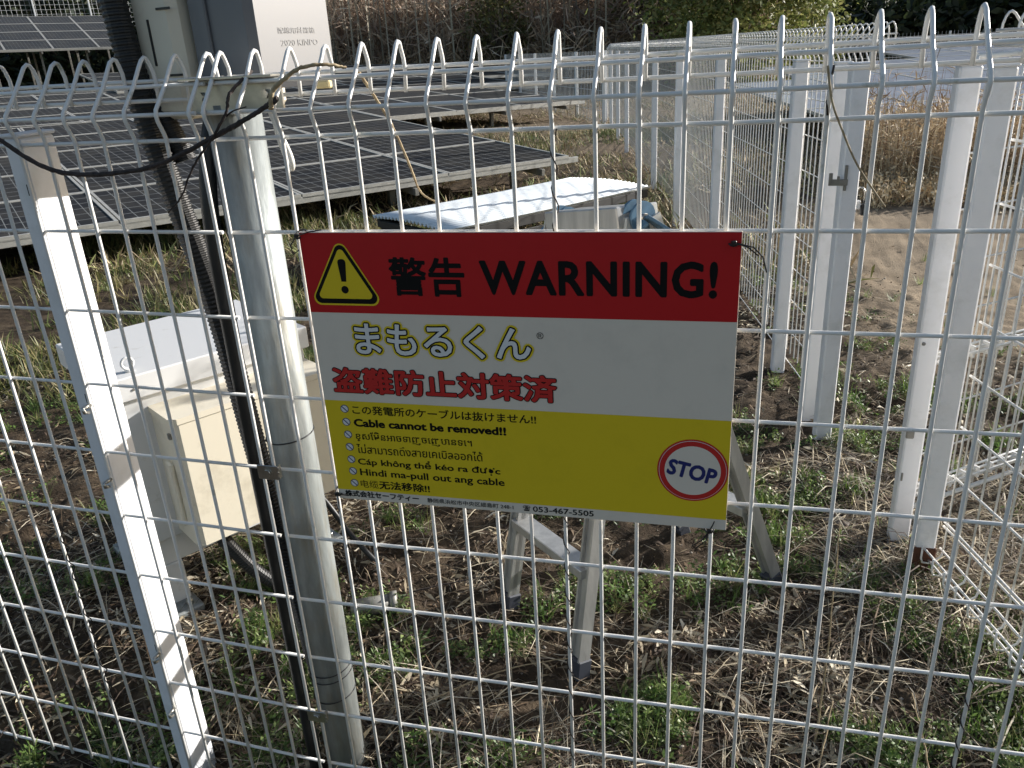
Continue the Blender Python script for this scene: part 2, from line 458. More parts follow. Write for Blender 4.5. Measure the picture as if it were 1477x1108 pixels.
# ================================================================== RIGHT SIDE FENCE and GATE
V_SHORT = [wire_mesh_v('vertical_wire', 0.0025, 6, -1.05, flip=-1)]
side = empty('mesh_fence', (1.187, 0.812, 0), 'white mesh fence running from the rusty footed post toward the viewer', 'fence', rz=R(-75))
RAIL_B = [(-y, z) for y, z in RAIL_YZ if z > -1.0] + [(-0.0055, -1.045), (-0.03, -1.075), (-0.045, -1.04), (-.0055, -0.985)]
mb_bot = MB()
build_run(side, 0, 16, rails=RAIL_B, wires=V_SHORT)
for i in range(17):   # folded foot of every vertical wire
    mb = MB(); x = i * P
    mb.tube([(x, 0, GZ - 1.05), (x, -0.004, GZ - 1.066), (x, -.030, GZ - 1.082), (x, -.046, GZ - 1.078), (x, -.050, GZ - 1.066), (x, -.050, GZ - 1.035)], 0.0025, 6)
    mb.build('wire_foot', M['wire'], side)
post_r = post(side, 0, 0, 0.044, 0.044, 1.150, rz=R(75)); post_r.location = Vector((0, 0, 0))
# place the post itself on its own spot beside the first wire
post_r.location = (Matrix.Rotation(R(75), 3, 'Z') @ Vector((1.147 - 1.187, 0.830 - 0.812, 0)))
mb = MB(); mb.box((0, 0, 0.045), (0.050, 0.050, 0.105), bev=0.003); mb.build('rusty_sleeve', M['rust'], post_r)

gate = empty('gate_leaf', (1.120, 0.955, 0), 'open white mesh gate leaf swung outward behind the grey faced right post', 'gate', rz=R(38))
gp = post(gate, 0, 0, 0.044, 0.044, 1.150, rz=R(-38))
MB().box((-.012, -.023, 0.33), (0.018, 0.006, 0.02), bev=.002).build('bolt', M['galv_dark'], gp)
MB().box((-.016, -.023, 0.215), (0.004, 0.004, 0.022), bev=.001).build('bolt', M['galv_dark'], gp)
MB().box((-.012, -.023, 0.56), (0.008, 0.005, 0.008), bev=.002).build('bolt', M['galv_dark'], gp)
leaf = bpy.data.objects.new('leaf', None); COL.objects.link(leaf); leaf.parent = gate; leaf.location = (0.045, 0.02, 0)
vw = MB(); vw.tube([(0, 0, 0.10), (0, 0, 1.16)], 0.0025, 6); vw = vw.mesh('vertical_wire', M['wire'])
for i in range(15):
    o = bpy.data.objects.new('vertical_wire', vw); COL.objects.link(o); o.parent = leaf; o.location = (0.01 + i * 0.045, 0, 0)
for j in range(9):
    MB().tube([(0, 0.005, 0.115 + j * 0.122), (0.68, 0.005, 0.115 + j * 0.122)], 0.0025, 6).build('horizontal_wire', M['wire'], leaf)
# stiffening folds: bundles of three wires bridged by short rungs
for z in (0.50, 0.145):
    mb = MB()
    for (y, dz) in ((-.004, .014), (-.022, 0), (-.004, -.014), (-.012, .007), (-.012, -.007)):
        mb.tube([(0, y, z + dz), (0.68, y, z + dz)], 0.0032, 6)
    mb.build('stiffening_fold', M['wire'], leaf)
    for k in range(14):
        MB().box((0.02 + k * 0.05, -.013, z), (0.007, 0.020, 0.030), bev=.001).build('rung', M['wire'], leaf)
for x in (0.0, 0.68):
    MB().tube([(x, 0, 0.09), (x, 0, 1.165)], 0.006, 10).build('stile', M['wire'], leaf)
for z in (0.09, 1.165):
    MB().tube([(0, 0, z), (0.68, 0, z)], 0.006, 10).build('frame_rail', M['wire'], leaf)
for z in (0.28, 0.92):
    MB().box((-0.018, -0.004, z), (0.03, 0.012, 0.035), bev=.002).build('hinge', M['galv_dark'], leaf)

# ================================================================== BACK FENCE, running away from the gate
bf_dir = math.atan2(0.982, -0.190)
back = empty('mesh_fence', (1.003, 1.588, 0), 'long white mesh fence receding from the gate latch toward the far field', 'fence', rz=bf_dir)
BT = [0.0, 0.156, 0.578, 2.02, 3.47, 4.92, 6.40, 7.86, 9.32, 10.78, 12.2]
for k, t in enumerate(BT):
    post(back, t, 0, 0.046 if k > 1 else 0.044, 0.046 if k > 1 else 0.05, 1.14, rz=0.0)
def prof_pts(x, flip, z0=-1.05, simple=False):
    pr_ = PROFILE if not simple else [PROFILE[0], PROFILE[2], PROFILE[5], PROFILE[7], PROFILE[10], PROFILE[14], PROFILE[15]]
    return [(x, (y - 0.0) * flip, (z if z > -1 else z0) + GZ) for y, z in pr_]
for a, b in zip([0.02] + BT[2:-1], BT[2:]):
    mb = MB(); n = max(2, int((b - a) / P)); near = a < 3.4
    for i in range(n + 1):
        mb.tube([(p[0], p[1] - .030, p[2]) for p in prof_pts(a + (b - a) * i / n, -1, simple=not near)], 0.0021 if near else 0.0014, 5 if near else 3, cap=False)
    for (y, z) in [(-yy, zz) for yy, zz in RAIL_YZ]:
        mb.tube([(a, y - .030, z + GZ), (b, y - .030, z + GZ)], 0.0021 if near else 0.0015, 4, cap=False)
    o = mb.build('wire_mesh', M['wire'], back); o['kind'] = 'stuff'
# latch and hasp on the gate post
Rb = Matrix.Rotation(-bf_dir, 3, 'Z')
def on_back(world_xyz): 
    v = Rb @ (Vector(world_xyz) - Vector((1.003, 1.588, 0))); return v
def wbox(name, c, size, material, parent, origin, rz, b=.001):
    """box given in world coordinates, parented to a rotated root"""
    Mi = Matrix.Rotation(-rz, 3, 'Z')
    mb = MB(); mb.box(Mi @ (Vector(c) - Vector(origin)), size, Mi, bev=b); return mb.build(name, material, parent)
BO = (1.003, 1.588, 0)
lz = 0.825
hasp = wbox('latch', (0.972, 1.558, lz), (0.052, 0.006, 0.018), M['galv_dark'], back, BO, bf_dir)
wbox('latch_plate', (0.992, 1.560, lz + .012), (0.008, 0.006, 0.072), M['galv_dark'], hasp, (0, 0, 0), 0) if False else None
wbox('latch_plate', (0.992, 1.560, lz + .012), (0.008, 0.007, 0.072), M['galv_dark'], back, BO, bf_dir)
wbox('latch_hook', (0.951, 1.557, lz + .012), (0.010, 0.008, 0.030), M['galv_dark'], back, BO, bf_dir)
wbox('latch_hook', (0.972, 1.557, lz + .010), (0.007, 0.008, 0.016), M['galv_dark'], back, BO, bf_dir)
mb = MB()
px0 = Vector((1.043, 1.60, 0.765))
mb.tube([px0 + Vector((-.012, 0, -.005)), px0 + Vector((-.012, 0, .028)), px0 + Vector((-.004, 0, .038)), px0 + Vector((.006, 0, .036)), px0 + Vector((.012, 0, .026)), px0 + Vector((.013, 0, -.005))], 0.003, 8)
lock = mb.build('shackle_lock', M['stain']); tag(lock, 'small padlock with white and black body hanging at the gate post', 'padlock')
MB().box(px0 + Vector((-.008, 0, -.012)), (0.022, 0.014, 0.026), rotz(0), bev=.003).build('lock_body', M['s_lwhite'], lock)
MB().box(px0 + Vector((.012, 0, -.026)), (0.017, 0.016, 0.034), bev=.003).build('lock_cover', M['black_plastic'], lock)

# ================================================================== WARNING SIGN
SX, SZ, SW, SH = 0.1095, GZ - 0.1176, 0.560, 0.400
sign = empty('warning_sign', (SX, -0.0125, SZ - SH), 'red white and yellow WARNING! sheet tied flat on the near mesh fence', 'sign')
# sign frame: u to the right, v downward, printed side toward -y
def plate():
    mb = MB(); mb.box((SW / 2, 0.0, SH / 2), (SW, 0.003, SH), bev=0.0006); return mb
plate().build('sheet', M['s_white'], sign)
def flat(name, polys, layer, material, parent=None):
    """flat print: polygons given in (u, v) metres from the sheet's upper left corner"""
    vs, fs = [], []
    y = -0.0018 - layer * 0.00022
    for poly in polys:
        o = len(vs); vs += [(u, y, SH - v) for u, v in poly]; fs.append(tuple(range(o, o + len(poly))))
    m = bpy.data.meshes.new(name); m.from_pydata(vs, [], fs); m.materials.append(material); m.update()
    return link(name, m, None, parent or sign)
def rect(u0, v0, u1, v1): return [(u0, v1), (u1, v1), (u1, v0), (u0, v0)]
def disc(u, v, r, n=48, ry=None): 
    ry = ry or r
    return [(u + r * math.cos(2 * math.pi * k / n), v - ry * math.sin(2 * math.pi * k / n)) for k in range(n)]
flat('red_band', [rect(0.0008, 0.0008, SW - .0008, 0.1089)], 0, M['s_red'])
flat('yellow_band', [rect(0.0008, 0.2391, SW - .0008, 0.3838)], 0, M['s_yellow'])
def rtri(cx, cy, w, h, r, n=7):
    """triangle with rounded corners, pointing up"""
    A = [(cx, cy - h / 2), (cx - w / 2, cy + h / 2), (cx + w / 2, cy + h / 2)]
    G = (cx, cy + h / 6)
    out = []
    for i in range(3):
        p = A[i]; prv = A[i - 1]; nxt = A[(i + 1) % 3]
        def un(a, b): L_ = math.hypot(b[0] - a[0], b[1] - a[1]); return ((b[0] - a[0]) / L_, (b[1] - a[1]) / L_)
        u1, u2 = un(p, prv), un(p, nxt)
        ca = u1[0] * u2[0] + u1[1] * u2[1]; ang = math.acos(ca); d = r / math.tan(ang / 2)
        bis = (u1[0] + u2[0], u1[1] + u2[1]); bl = math.hypot(*bis); cd = r / math.sin(ang / 2)
        c = (p[0] + bis[0] / bl * cd, p[1] + bis[1] / bl * cd)
        a0 = math.atan2(p[1] + u1[1] * d - c[1], p[0] + u1[0] * d - c[0]); a1 = math.atan2(p[1] + u2[1] * d - c[1], p[0] + u2[0] * d - c[0])
        da = (a1 - a0 + math.pi) % (2 * math.pi) - math.pi
        out += [(c[0] + r * math.cos(a0 + da * k / n), c[1] + r * math.sin(a0 + da * k / n)) for k in range(n + 1)]
    return out
tcx, tcy = 0.0562, 0.0515
flat('triangle_rim', [rtri(tcx, tcy, .1085, .0935, .010)], 1, M['s_yellow'])
flat('triangle_border', [rtri(tcx, tcy + .0005, .1015, .0875, .0085)], 2, M['s_black'])
flat('triangle_field', [rtri(tcx, tcy + .0017, .0830, .0715, .0050)], 3, M['s_yellow'])
flat('exclamation_mark', [[(tcx + .0035, .0655), (tcx - .0035, .0655), (tcx - .0058, .040), (tcx - .0052, .0372), (tcx - .003, .0355), (tcx, .035), (tcx + .003, .0355), (tcx + .0052, .0372), (tcx + .0058, .040)][::-1],
                          disc(tcx, .0765, .0052, 24)], 4, M['s_black'])

def text(body, u0, v1, u1, capv, layer, material, bold=0.0, name='lettering', fit='box', slant=0.0, rot=0.0, parent=None, cap=0.70, extra=None, spacing=1.0, match=None):
    """lettering whose ink spans u0..u1 and whose ink runs from v=capv (top) to v=v1 (bottom)"""
    heavy = bold
    cu = bpy.data.curves.new('t', 'FONT'); cu.body = body; cu.size = 1.0; cu.offset = 0.0 if heavy else bold; cu.space_character = spacing
    cu.resolution_u = 3
    ob = bpy.data.objects.new('t', cu); COL.objects.link(ob)
    bpy.context.view_layer.update()
    dg = bpy.context.evaluated_depsgraph_get()
    me = bpy.data.meshes.new_from_object(ob.evaluated_get(dg))
    bpy.data.objects.remove(ob)
    n = len(me.vertices); co = np.zeros(n * 3, dtype=np.float32); me.vertices.foreach_get('co', co); co = co.reshape(-1, 3)
    if match is None:
        x0, x1, y0, y1 = co[:, 0].min(), co[:, 0].max(), co[:, 1].min(), co[:, 1].max()
        sx = (u1 - u0) / (x1 - x0); sy = (v1 - capv) / (y1 - y0)
        match = (x0, y0, sx, sy)
    x0, y0, sx, sy = match
    uu = u0 + (co[:, 0] - x0) * sx; vv = v1 - (co[:, 1] - y0) * sy
    if rot:
        cu_, cv_ = (u0 + u1) / 2, (capv + v1) / 2
        a = R(rot); du, dv = uu - cu_, vv - cv_
        uu = cu_ + du * math.cos(a) - dv * math.sin(a); vv = cv_ + du * math.sin(a) + dv * math.cos(a)
    out = np.c_[uu, np.full(n, -0.0018 - layer * 0.00022), SH - vv].astype(np.float32)
    if heavy:      # heavy strokes: the letter shapes printed again round a small circle
        faces = [tuple(p.vertices) for p in me.polygons]; bpy.data.meshes.remove(me)
        me = bpy.data.meshes.new(name); V_, F_ = [], []
        kk = 14
        for q in range(kk + 1):
            rr_ = 0 if q == kk else heavy * 1.15
            du, dv = rr_ * math.cos(2 * math.pi * q / kk) * sx, rr_ * math.sin(2 * math.pi * q / kk) * sy
            o_ = len(V_)
            V_ += [(p[0] + du, p[1] - q * 0.000008, p[2] + dv) for p in out.tolist()]
            F_ += [tuple(i + o_ for i in f) for f in faces]
        me.from_pydata(V_, [], F_)
    else:
        me.vertices.foreach_set('co', out.ravel())
    me.materials.clear(); me.materials.append(material); me.update()
    link(name, me, None, parent or sign)
    return match
text('警告', 0.1225, 0.0828, 0.2220, 0.0334, 1, M['s_black'], bold=0.021)
text('WARNING!', 0.2450, 0.0785, 0.5330, 0.0370, 1, M['s_black'], bold=0.026, spacing=1.06)
mt = text('まもるくん', 0.0620, 0.1670, 0.3045, 0.1235, 3, M['s_lwhite'], bold=0.016)
text('まもるくん', 0.0620, 0.1670, 0.3045, 0.1235, 2, M['s_black'], bold=0.050, match=mt)
text('まもるくん', 0.0620, 0.1670, 0.3045, 0.1235, 1, M['s_yellow'], bold=0.092, match=mt)
text('®', 0.3135, 0.1378, 0.3225, 0.1288, 1, M['s_black'])
mt = text('盗難防止対策済', 0.0200, 0.2255, 0.3360, 0.1890, 2, M['s_redtext'], bold=0.026)
text('盗難防止対策済', 0.0200, 0.2255, 0.3360, 0.1890, 1, M['s_black'], bold=0.050, match=mt)
rows = [('この発電所のケーブルは抜けません!!', 0.0418, 0.2588, 0.3075, 0.2452, 0.014), ('Cable cannot be removed!!', 0.0420, 0.2780, 0.2645, 0.2668, 0.036),
        ('ខ្សែមិនអាចទាញចេញបានទេ។', 0.0415, 0.3020, 0.2150, 0.2858, 0.007), ('ไม่สามารถดึงสายเคเบิลออกได้', 0.0405, 0.3210, 0.2290, 0.3062, 0.007),
        ('Cáp không thể kéo ra được', 0.0395, 0.3425, 0.2530, 0.3270, 0.018), ('Hindi ma-pull out ang cable', 0.0405, 0.3608, 0.2580, 0.3468, 0.018)]
for body, u0, v1, u1, v0, b in rows:
    text(body, u0, v1, u1, v0, 1, M['s_black'], bold=b)
text('电缆', 0.0385, 0.3782, 0.0665, 0.3652, 1, M['s_black'], bold=0.0)
text('无法移除!!', 0.0680, 0.3782, 0.1456, 0.3650, 1, M['s_black'], bold=0.022)
text('株式会社セーフティー', 0.0115, 0.3948, 0.1272, 0.3848, 1, M['s_black'], bold=0.026)
text('静岡県浜松市中央区細島町 248-1', 0.1405, 0.3948, 0.2690, 0.3872, 1, M['s_black'], bold=0.004)
text('☎', 0.2830, 0.3950, 0.2935, 0.3862, 1, M['s_black'], bold=0.01)
text('053-467-5505', 0.2975, 0.3952, 0.3830, 0.3868, 1, M['s_black'], bold=0.012)
for k, v in enumerate((0.2515, 0.2720, 0.2920, 0.3120, 0.3322, 0.3516, 0.3714)):
    u = 0.0300 - k * 0.0002; r = 0.0062
    flat('prohibition_ring', [disc(u, v, r, 28)], 1, M['s_navy'])
    flat('prohibition_field', [disc(u, v, r * .83, 28)], 2, M['s_lwhite'])
    flat('prohibition_bar', [[(u - r * .66, v - r * .50), (u - r * .50, v - r * .66), (u + r * .66, v + r * .50), (u + r * .50, v + r * .66)][::-1]], 3, M['s_navy'])
# STOP roundel
su, sv = 0.5137, 0.3130
flat('stop_disc', [disc(su, sv, .0453, 64)], 2, M['s_redtext'])
flat('stop_line', [disc(su, sv, .0432, 64)], 3, M['s_lwhite'])
flat('stop_disc', [disc(su, sv, .0426, 64)], 4, M['s_redtext'])
flat('stop_field', [disc(su, sv, .0358, 64)], 5, M['s_white'])
text('STOP', 0.4825, 0.3248, 0.5440, 0.3035, 6, M['s_navy'], bold=0.035, rot=12, spacing=1.02)

# cable ties at the sign's corners: loops round the wire with cut tails
def tie(loc, tails, label, loop_r=0.008, knot=True):
    mb = MB(); c = Vector(loc)
    pts = [c + Vector((math.cos(a) * loop_r * .8, math.sin(a) * .010 + .004, math.sin(a * 1) * loop_r * .5)) for a in np.linspace(0, 2 * math.pi, 13)]
    mb.tube(pts, 0.0013, 6)
    mb.box(c + Vector((0, -.0075, 0)), (0.006, 0.005, 0.005), rotz(20), bev=.001)
    for t in tails: mb.tube([c + Vector(q) for q in t], 0.0009, 5)
    tag(mb.build('cable_tie', M['black_plastic']), label, 'cable tie')
tie((0.108, -0.010, SZ - .004), [[(0, -.008, 0), (.02, -.014, .006), (.04, -.012, .009)], [(0, -.008, 0), (-.008, -.012, -.012), (-.006, -.012, -.024), (.002, -.01, -.018)]], 'black wire tie twisted round the upper left corner of the sign')
tie((0.660, -0.012, SZ - .012), [[(0, -.006, 0), (.022, -.012, -.004), (.033, -.010, -.016), (.038, -.008, -.034)], [(0, -.006, 0), (.016, -.012, -.004), (.028, -.012, -.014)]], 'black wire tie with long drooping tail at the upper right corner of the sign')
tie((0.1095, -0.012, SZ - .390), [[(0, -.006, 0), (.018, -.008, -.001), (.022, -.008, .001)], [(0, -.006, 0), (.002, -.01, -.014), (.0, -.008, -.030), (-.004, -.008, -.016)]], 'black knotted tie hanging at the lower left corner of the sign')
tie((0.648, -0.012, SZ - .400), [[(0, -.006, 0), (.004, -.008, .010), (.006, -.008, .016)], [(0, -.006, 0), (-.008, -.010, -.012), (-.022, -.010, -.024)], [(0, -.006, 0), (-.004, -.010, -.014), (-.016, -.010, -.026)]], 'black wire tie under the lower right corner of the sign')

# ================================================================== POLE with meter box
pole = empty('steel_pole', (-0.012, 0.078, 0), 'galvanised round steel pole standing behind the joint of the near fence', 'pole')
MB().tube([(0.0, 0.0, -.1), (0.0, 0.0, 0.6), (0.0, 0.0, 1.18)], 0.0375, 36).build('tube', M['galv'], pole)
for z, r in ((GZ - .462, .0381), (GZ - .930, .0381), (GZ - .945, .0381), (GZ - .990, .0381)):
    mb = MB(); mb.tube([(math.cos(a) * r, math.sin(a) * r, z + .004 * math.sin(a + 1)) for a in np.linspace(0, 2 * math.pi, 33)], 0.0012, 5)
    mb.build('wire_band', M['black_plastic'], pole)
br = MB(); br.box((0.03, -0.034, GZ + .052), (0.135, 0.006, 0.040), bev=.001); br.box((0.03, -0.045, GZ + .074), (0.135, .026, .003), bev=.0005); br.box((0.03, -.045, GZ + .031), (0.135, .026, .003), bev=.0005)
brk = br.build('bracket', M['stain'], pole)
for x in (-0.02, 0.075): MB().tube([(x, -0.037, GZ + .052), (x, -0.043, GZ + .052)], 0.006, 6).build('bolt', M['stain'], brk)

MU, MW1, MW2 = 0.172, 0.118, 0.205
mbx = empty('meter_box', (0.0292, 0.090, GZ + .035), 'grey fronted cream meter box mounted above the pole with embossed 2020', 'meter box', rz=R(77))
# local x = along front, local y = depth away
MB().box((MU / 2, MW1 / 2, 0.185), (MU, MW1, 0.33), bev=0.010).build('cover', M['grey_cover'], mbx)
MB().box((MU / 2, (MW1 + MW2) / 2 + .001, 0.165), (MU + .040, MW2 - MW1, 0.36), bev=0.012).build('back_case', M['cream'], mbx)
MB().box((-0.0025, 0.080, 0.185), (0.006, 0.014, 0.325), bev=.002).build('cover_rib', M['grey_cover'], mbx)
for y, z, w, h in ((0.134, 0.130, 0.026, 0.003), (0.134, 0.045, 0.026, 0.003), (0.168, 0.088, 0.003, 0.060), (0.134, 0.215, 0.026, 0.003), (0.168, .175, .003, .06)):
    MB().box((-0.0207, y, z), (0.002, w, h)).build('slot', M['black_plastic'], mbx)
def emboss(body, x0, x1, z0, z1):
    cu = bpy.data.curves.new('t', 'FONT'); cu.body = body; cu.extrude = 0.02; cu.offset = 0.0; cu.resolution_u = 2
    ob = bpy.data.objects.new('t', cu); COL.objects.link(ob); bpy.context.view_layer.update()
    me = bpy.data.meshes.new_from_object(ob.evaluated_get(bpy.context.evaluated_depsgraph_get())); bpy.data.objects.remove(ob)
    n = len(me.vertices); co = np.zeros(n * 3, dtype=np.float32); me.vertices.foreach_get('co', co); co = co.reshape(-1, 3)
    a, b = co.min(0), co.max(0)
    out = np.c_[x0 + (co[:, 0] - a[0]) / (b[0] - a[0]) * (x1 - x0), -0.0003 - co[:, 2] * 0.014, z0 + (co[:, 1] - a[1]) / (b[1] - a[1]) * (z1 - z0)].astype(np.float32)
    me.vertices.foreach_set('co', out.ravel()); me.materials.clear(); me.materials.append(M['grey_cover']); me.update()
    link('embossed_lettering', me, None, mbx)
emboss('配線用計器箱', 0.050, 0.128, 0.0905, 0.0985)
emboss('2020 KINPO', 0.053, 0.132, 0.0745, 0.0825)

# conduits beside the pole
def corrugated(name, pts, r, label, pitch=0.007, cat='conduit', mat_='black_plastic'):
    pts = [Vector(p) for p in pts]
    # resample a smooth curve
    seg = []
    for i in range(len(pts) - 1):
        p0 = pts[max(i - 1, 0)]; p1 = pts[i]; p2 = pts[i + 1]; p3 = pts[min(i + 2, len(pts) - 1)]
        n = max(2, int((p2 - p1).length / (pitch / 4)))
        for k in range(n):
            t = k / n
            seg.append(0.5 * ((2 * p1) + (p2 - p0) * t + (2 * p0 - 5 * p1 + 4 * p2 - p3) * t * t + (3 * p1 - p0 - 3 * p2 + p3) * t ** 3))
    radii = [r * (1 + 0.045 * (1 if (i // 2) % 2 else -1)) for i in range(len(seg))]
    mb = MB(); mb.tube(seg, r, 14, radii=radii)
    m = mb.mesh(name, M[mat_]); m.polygons.foreach_set('use_smooth', [False] * len(m.polygons))
    return tag(link(name, m), label, cat)
def smooth_tube(name, pts, r, material, label=None, cat=None, parent=None, n=10, taper=None, wob=0.0):
    pts = [Vector(p) for p in pts]; seg = []
    for i in range(len(pts) - 1):
        p0 = pts[max(i - 1, 0)]; p1 = pts[i]; p2 = pts[i + 1]; p3 = pts[min(i + 2, len(pts) - 1)]
        for k in range(10):
            t = k / 10
            seg.append(0.5 * ((2 * p1) + (p2 - p0) * t + (2 * p0 - 5 * p1 + 4 * p2 - p3) * t * t + (3 * p1 - p0 - 3 * p2 + p3) * t ** 3) + Vector([random.uniform(-wob, wob) for _ in range(3)]))
    seg.append(pts[-1])
    N_ = len(seg)
    rad = [r * (1 - (1 - (taper or 1)) * i / (N_ - 1)) * (1 + random.uniform(-.12, .12) * (wob > 0)) for i in range(N_)]
    mb = MB(); mb.tube(seg, r, n, radii=rad); o = mb.build(name, material, parent)
    return tag(o, label, cat)
corrugated('corrugated_conduit', [(-0.196, 0.100, 1.62), (-0.172, 0.100, 1.2), (-0.118, 0.100, 0.89), (-0.096, 0.105, 0.6), (-0.075, 0.115, 0.3), (-0.06, 0.13, -0.02)], 0.018, 'black corrugated conduit rising left of the steel pole beside the meter box')
corrugated('corrugated_conduit', [(-0.226, 0.115, 1.70), (-0.205, 0.115, 1.35), (-0.135, 0.125, 1.1)], 0.016, 'second black corrugated conduit behind the upper end of the first, at the cream meter case')
smooth_tube('black_cable', [(-0.045, 0.10, 1.20), (-0.058, 0.052, 1.06), (-0.062, 0.046, 0.8), (-0.062, 0.046, 0.4), (-0.062, 0.048, -0.03)], 0.0125, M['black_plastic'], 'smooth black cable tube running straight down the near side of the pole', 'cable')
mb = MB()
path = [(0.075, 0.025, 1.170), (0.083, 0.022, 1.150), (0.098, 0.015, 1.120), (0.103, 0.010, 1.106), (0.098, 0.014, 1.100), (0.086, 0.028, 1.112), (0.072, 0.040, 1.140), (0.068, 0.045, 1.165)]
smooth_tube('plastic_strap', path, 0.0036, M['strap'], 'white plastic strap looped and hanging beside the pole top', 'strap')
MB_ = MB(); MB_.box((0.118, 0.10, GZ + 0.058), (0.022, 0.012, 0.010), bev=.002)
tag(MB_.build('tag_block', mat('pale_yellow_tag', (0.62, 0.52, 0.28), 0.6)), 'small pale yellow block at the lower edge of the meter box', 'tag')

# dead vines on the fence top
vine = smooth_tube('dead_vine', [(-0.36, -0.018, GZ + .030), (-0.312, -0.024, GZ + .012), (-0.265, -0.022, GZ - .020), (-0.216, -0.020, GZ - .036), (-0.15, -0.018, GZ - .037), (-0.075, -0.018, GZ - .027),
             (0.018, -0.022, GZ + .006), (0.06, -0.026, GZ + .022), (0.095, -0.022, GZ + .038), (0.112, -.018, GZ + .048)], 0.0032, M['vine'], 'dark dead vine draped across the fence top beside the pole', 'vine', wob=.0005)
smooth_tube('branch', [(0.048, 0.040, GZ + .080), (0.043, -0.010, GZ + .056), (0.042, -0.024, GZ + .035), (0.020, -0.026, GZ + .008), (-0.020, -.024, GZ - .030), (-0.048, -.022, GZ - .068), (-0.075, -.020, GZ - .090)], 0.0024, M['vine'], parent=vine, taper=.4, wob=.0005)
smooth_tube('branch', [(0.040, -0.022, GZ + .030), (0.052, -0.023, GZ + .036), (0.070, -0.022, GZ + .040)], 0.0012, M['vine'], parent=vine, taper=.6)
smooth_tube('branch', [(0.103, -.022, GZ + .036), (0.108, -0.020, GZ + .056), (0.128, -0.016, GZ + .072), (0.150, -0.012, GZ + .082), (0.175, .0, GZ + .083), (0.19, .02, GZ + .078)], 0.0034, M['pale_stem'], parent=vine, taper=.5, wob=.0006)
smooth_tube('dry_twig', [(0.178, 0.075, GZ + .078), (0.195, 0.08, GZ + .045), (0.215, 0.085, GZ + .005), (0.232, 0.09, GZ - .045), (0.243, .095, GZ - .085), (0.262, .10, GZ - .10)], 0.0022, M['pale_stem'], 'pale bent dry stem hanging behind the fence left of the sign top', 'stem', taper=.5, wob=.0004)
smooth_tube('dry_twig', [(0.745, -.012, GZ + .055), (0.752, -.016, GZ + .020), (0.765, -.016, GZ - .010), (0.785, -.012, GZ - .048), (0.818, -.006, GZ - .093)], 0.0013, M['pale_stem'], 'thin straw coloured stem caught on the fence right of the sign', 'stem', taper=.8)
def helix(x, z0, z1, turns, r=0.0042, y=0.0):
    return [(x + math.cos(a) * r, y + math.sin(a) * r, z0 + (z1 - z0) * k / (turns * 6)) for k, a in enumerate(np.linspace(0, 2 * math.pi * turns, turns * 6 + 1))]
mb = MB(); mb.tube(helix(0.45, GZ + .0, GZ - .99, 22), 0.0009, 5)
tag(mb.build('twining_stem', M['vine']), 'thin dark twining stem wound round a fence wire through the sign middle', 'vine')
mb = MB(); mb.tube(helix(1.0, GZ - .70, GZ - 1.02, 8), 0.0010, 5)
tag(mb.build('twining_stem', M['vine']), 'thin dark twining stem wound round the wire at the lower right', 'vine')
mb = MB(); mb.tube(helix(-0.421, GZ - .62, GZ - 1.0, 10, y=-0.018), 0.0010, 5)
tag(mb.build('twining_stem', M['vine']), 'thin dark twining stem wound round wires near the white left post', 'vine')
mb = MB(); mb.tube([(0.752, -.004, GZ + .055), (0.748, -.006, GZ + .02), (0.750, -.004, GZ + .005)], 0.0013, 6)
tag(mb.build('bark_scrap', M['vine']), 'dark dead stem clinging to the wire above the straw', 'vine')

# ================================================================== GREY CABINET with cream front box
cabz = GZ
cab = empty('electrical_cabinet', (-0.600, 0.361, 0), 'low light grey electrical cabinet with lifting eyes standing behind the left post', 'cabinet', rz=R(57.0))
# local x along the front (0..0.475), local y depth (0..0.343)
MB().box((0.2375, 0.195, 0.593), (0.475, 0.390, 0.055), bev=0.003).build('lid', M['cab'], cab)
body = MB().box((0.2375, 0.195, 0.383), (0.455, 0.360, 0.366), bev=0.004).build('body', M['cab'], cab)
MB().box((0.2375, 0.195, 0.165), (0.440, 0.335, 0.070), bev=0.002).build('plinth', M['cab'], cab)
for x, y in ((0.04, 0.04), (0.435, 0.04), (0.04, 0.35), (0.435, 0.35)):
    lg = MB().box((x, y, 0.065), (0.05, 0.035, 0.13), bev=0.002).build('leg', M['cab'], cab)
    s_ = -1 if y < .1 else 1
    MB().box((x, y + s_ * .035, 0.012), (0.07, 0.07, 0.022), bev=0.004).build('foot', M['galv'], lg)
    MB().tube([(x + .01, y + s_ * .045, 0.02), (x + .01, y + s_ * .045, 0.036)], 0.008, 6).build('anchor_bolt', M['stain'], lg)
for x, y in ((0.055, 0.035), (0.415, 0.345), (0.045, 0.345), (0.43, 0.05)):
    mb = MB(); mb.tube([(x, y + .0001 * k + math.cos(a) * 0.0, 0.620 + .017 - math.cos(a) * .0135) if False else (x + math.sin(a) * .0125, y, 0.620 + .020 - math.cos(a) * .0125) for k, a in enumerate(np.linspace(0, 2 * math.pi, 25))], 0.0032, 8)
    mb.tube([(x, y, 0.6195), (x, y, 0.628)], 0.009, 16); mb.build('eye_bolt', M['stain'] if False else M['cab'], cab)
for x in (0.045, 0.44):
    MB().tube([(x, -0.002, 0.590), (x, 0.0, 0.590)], 0.003, 8).build('screw', M['galv_dark'], cab)
MB().tube([(-.001, 0.1, 0.59), (0.001, 0.1, 0.59)], 0.003, 8).build('screw', M['galv_dark'], cab)
cb = bpy.data.objects.new('front_box', None); COL.objects.link(cb); cb.parent = cab; cb.location = (0.072, -0.108, 0)
cb['label'] = 'cream plastic junction box fixed on the cabinet front'
FW, FD, FB, FT = 0.385, 0.125, 0.218, 0.522
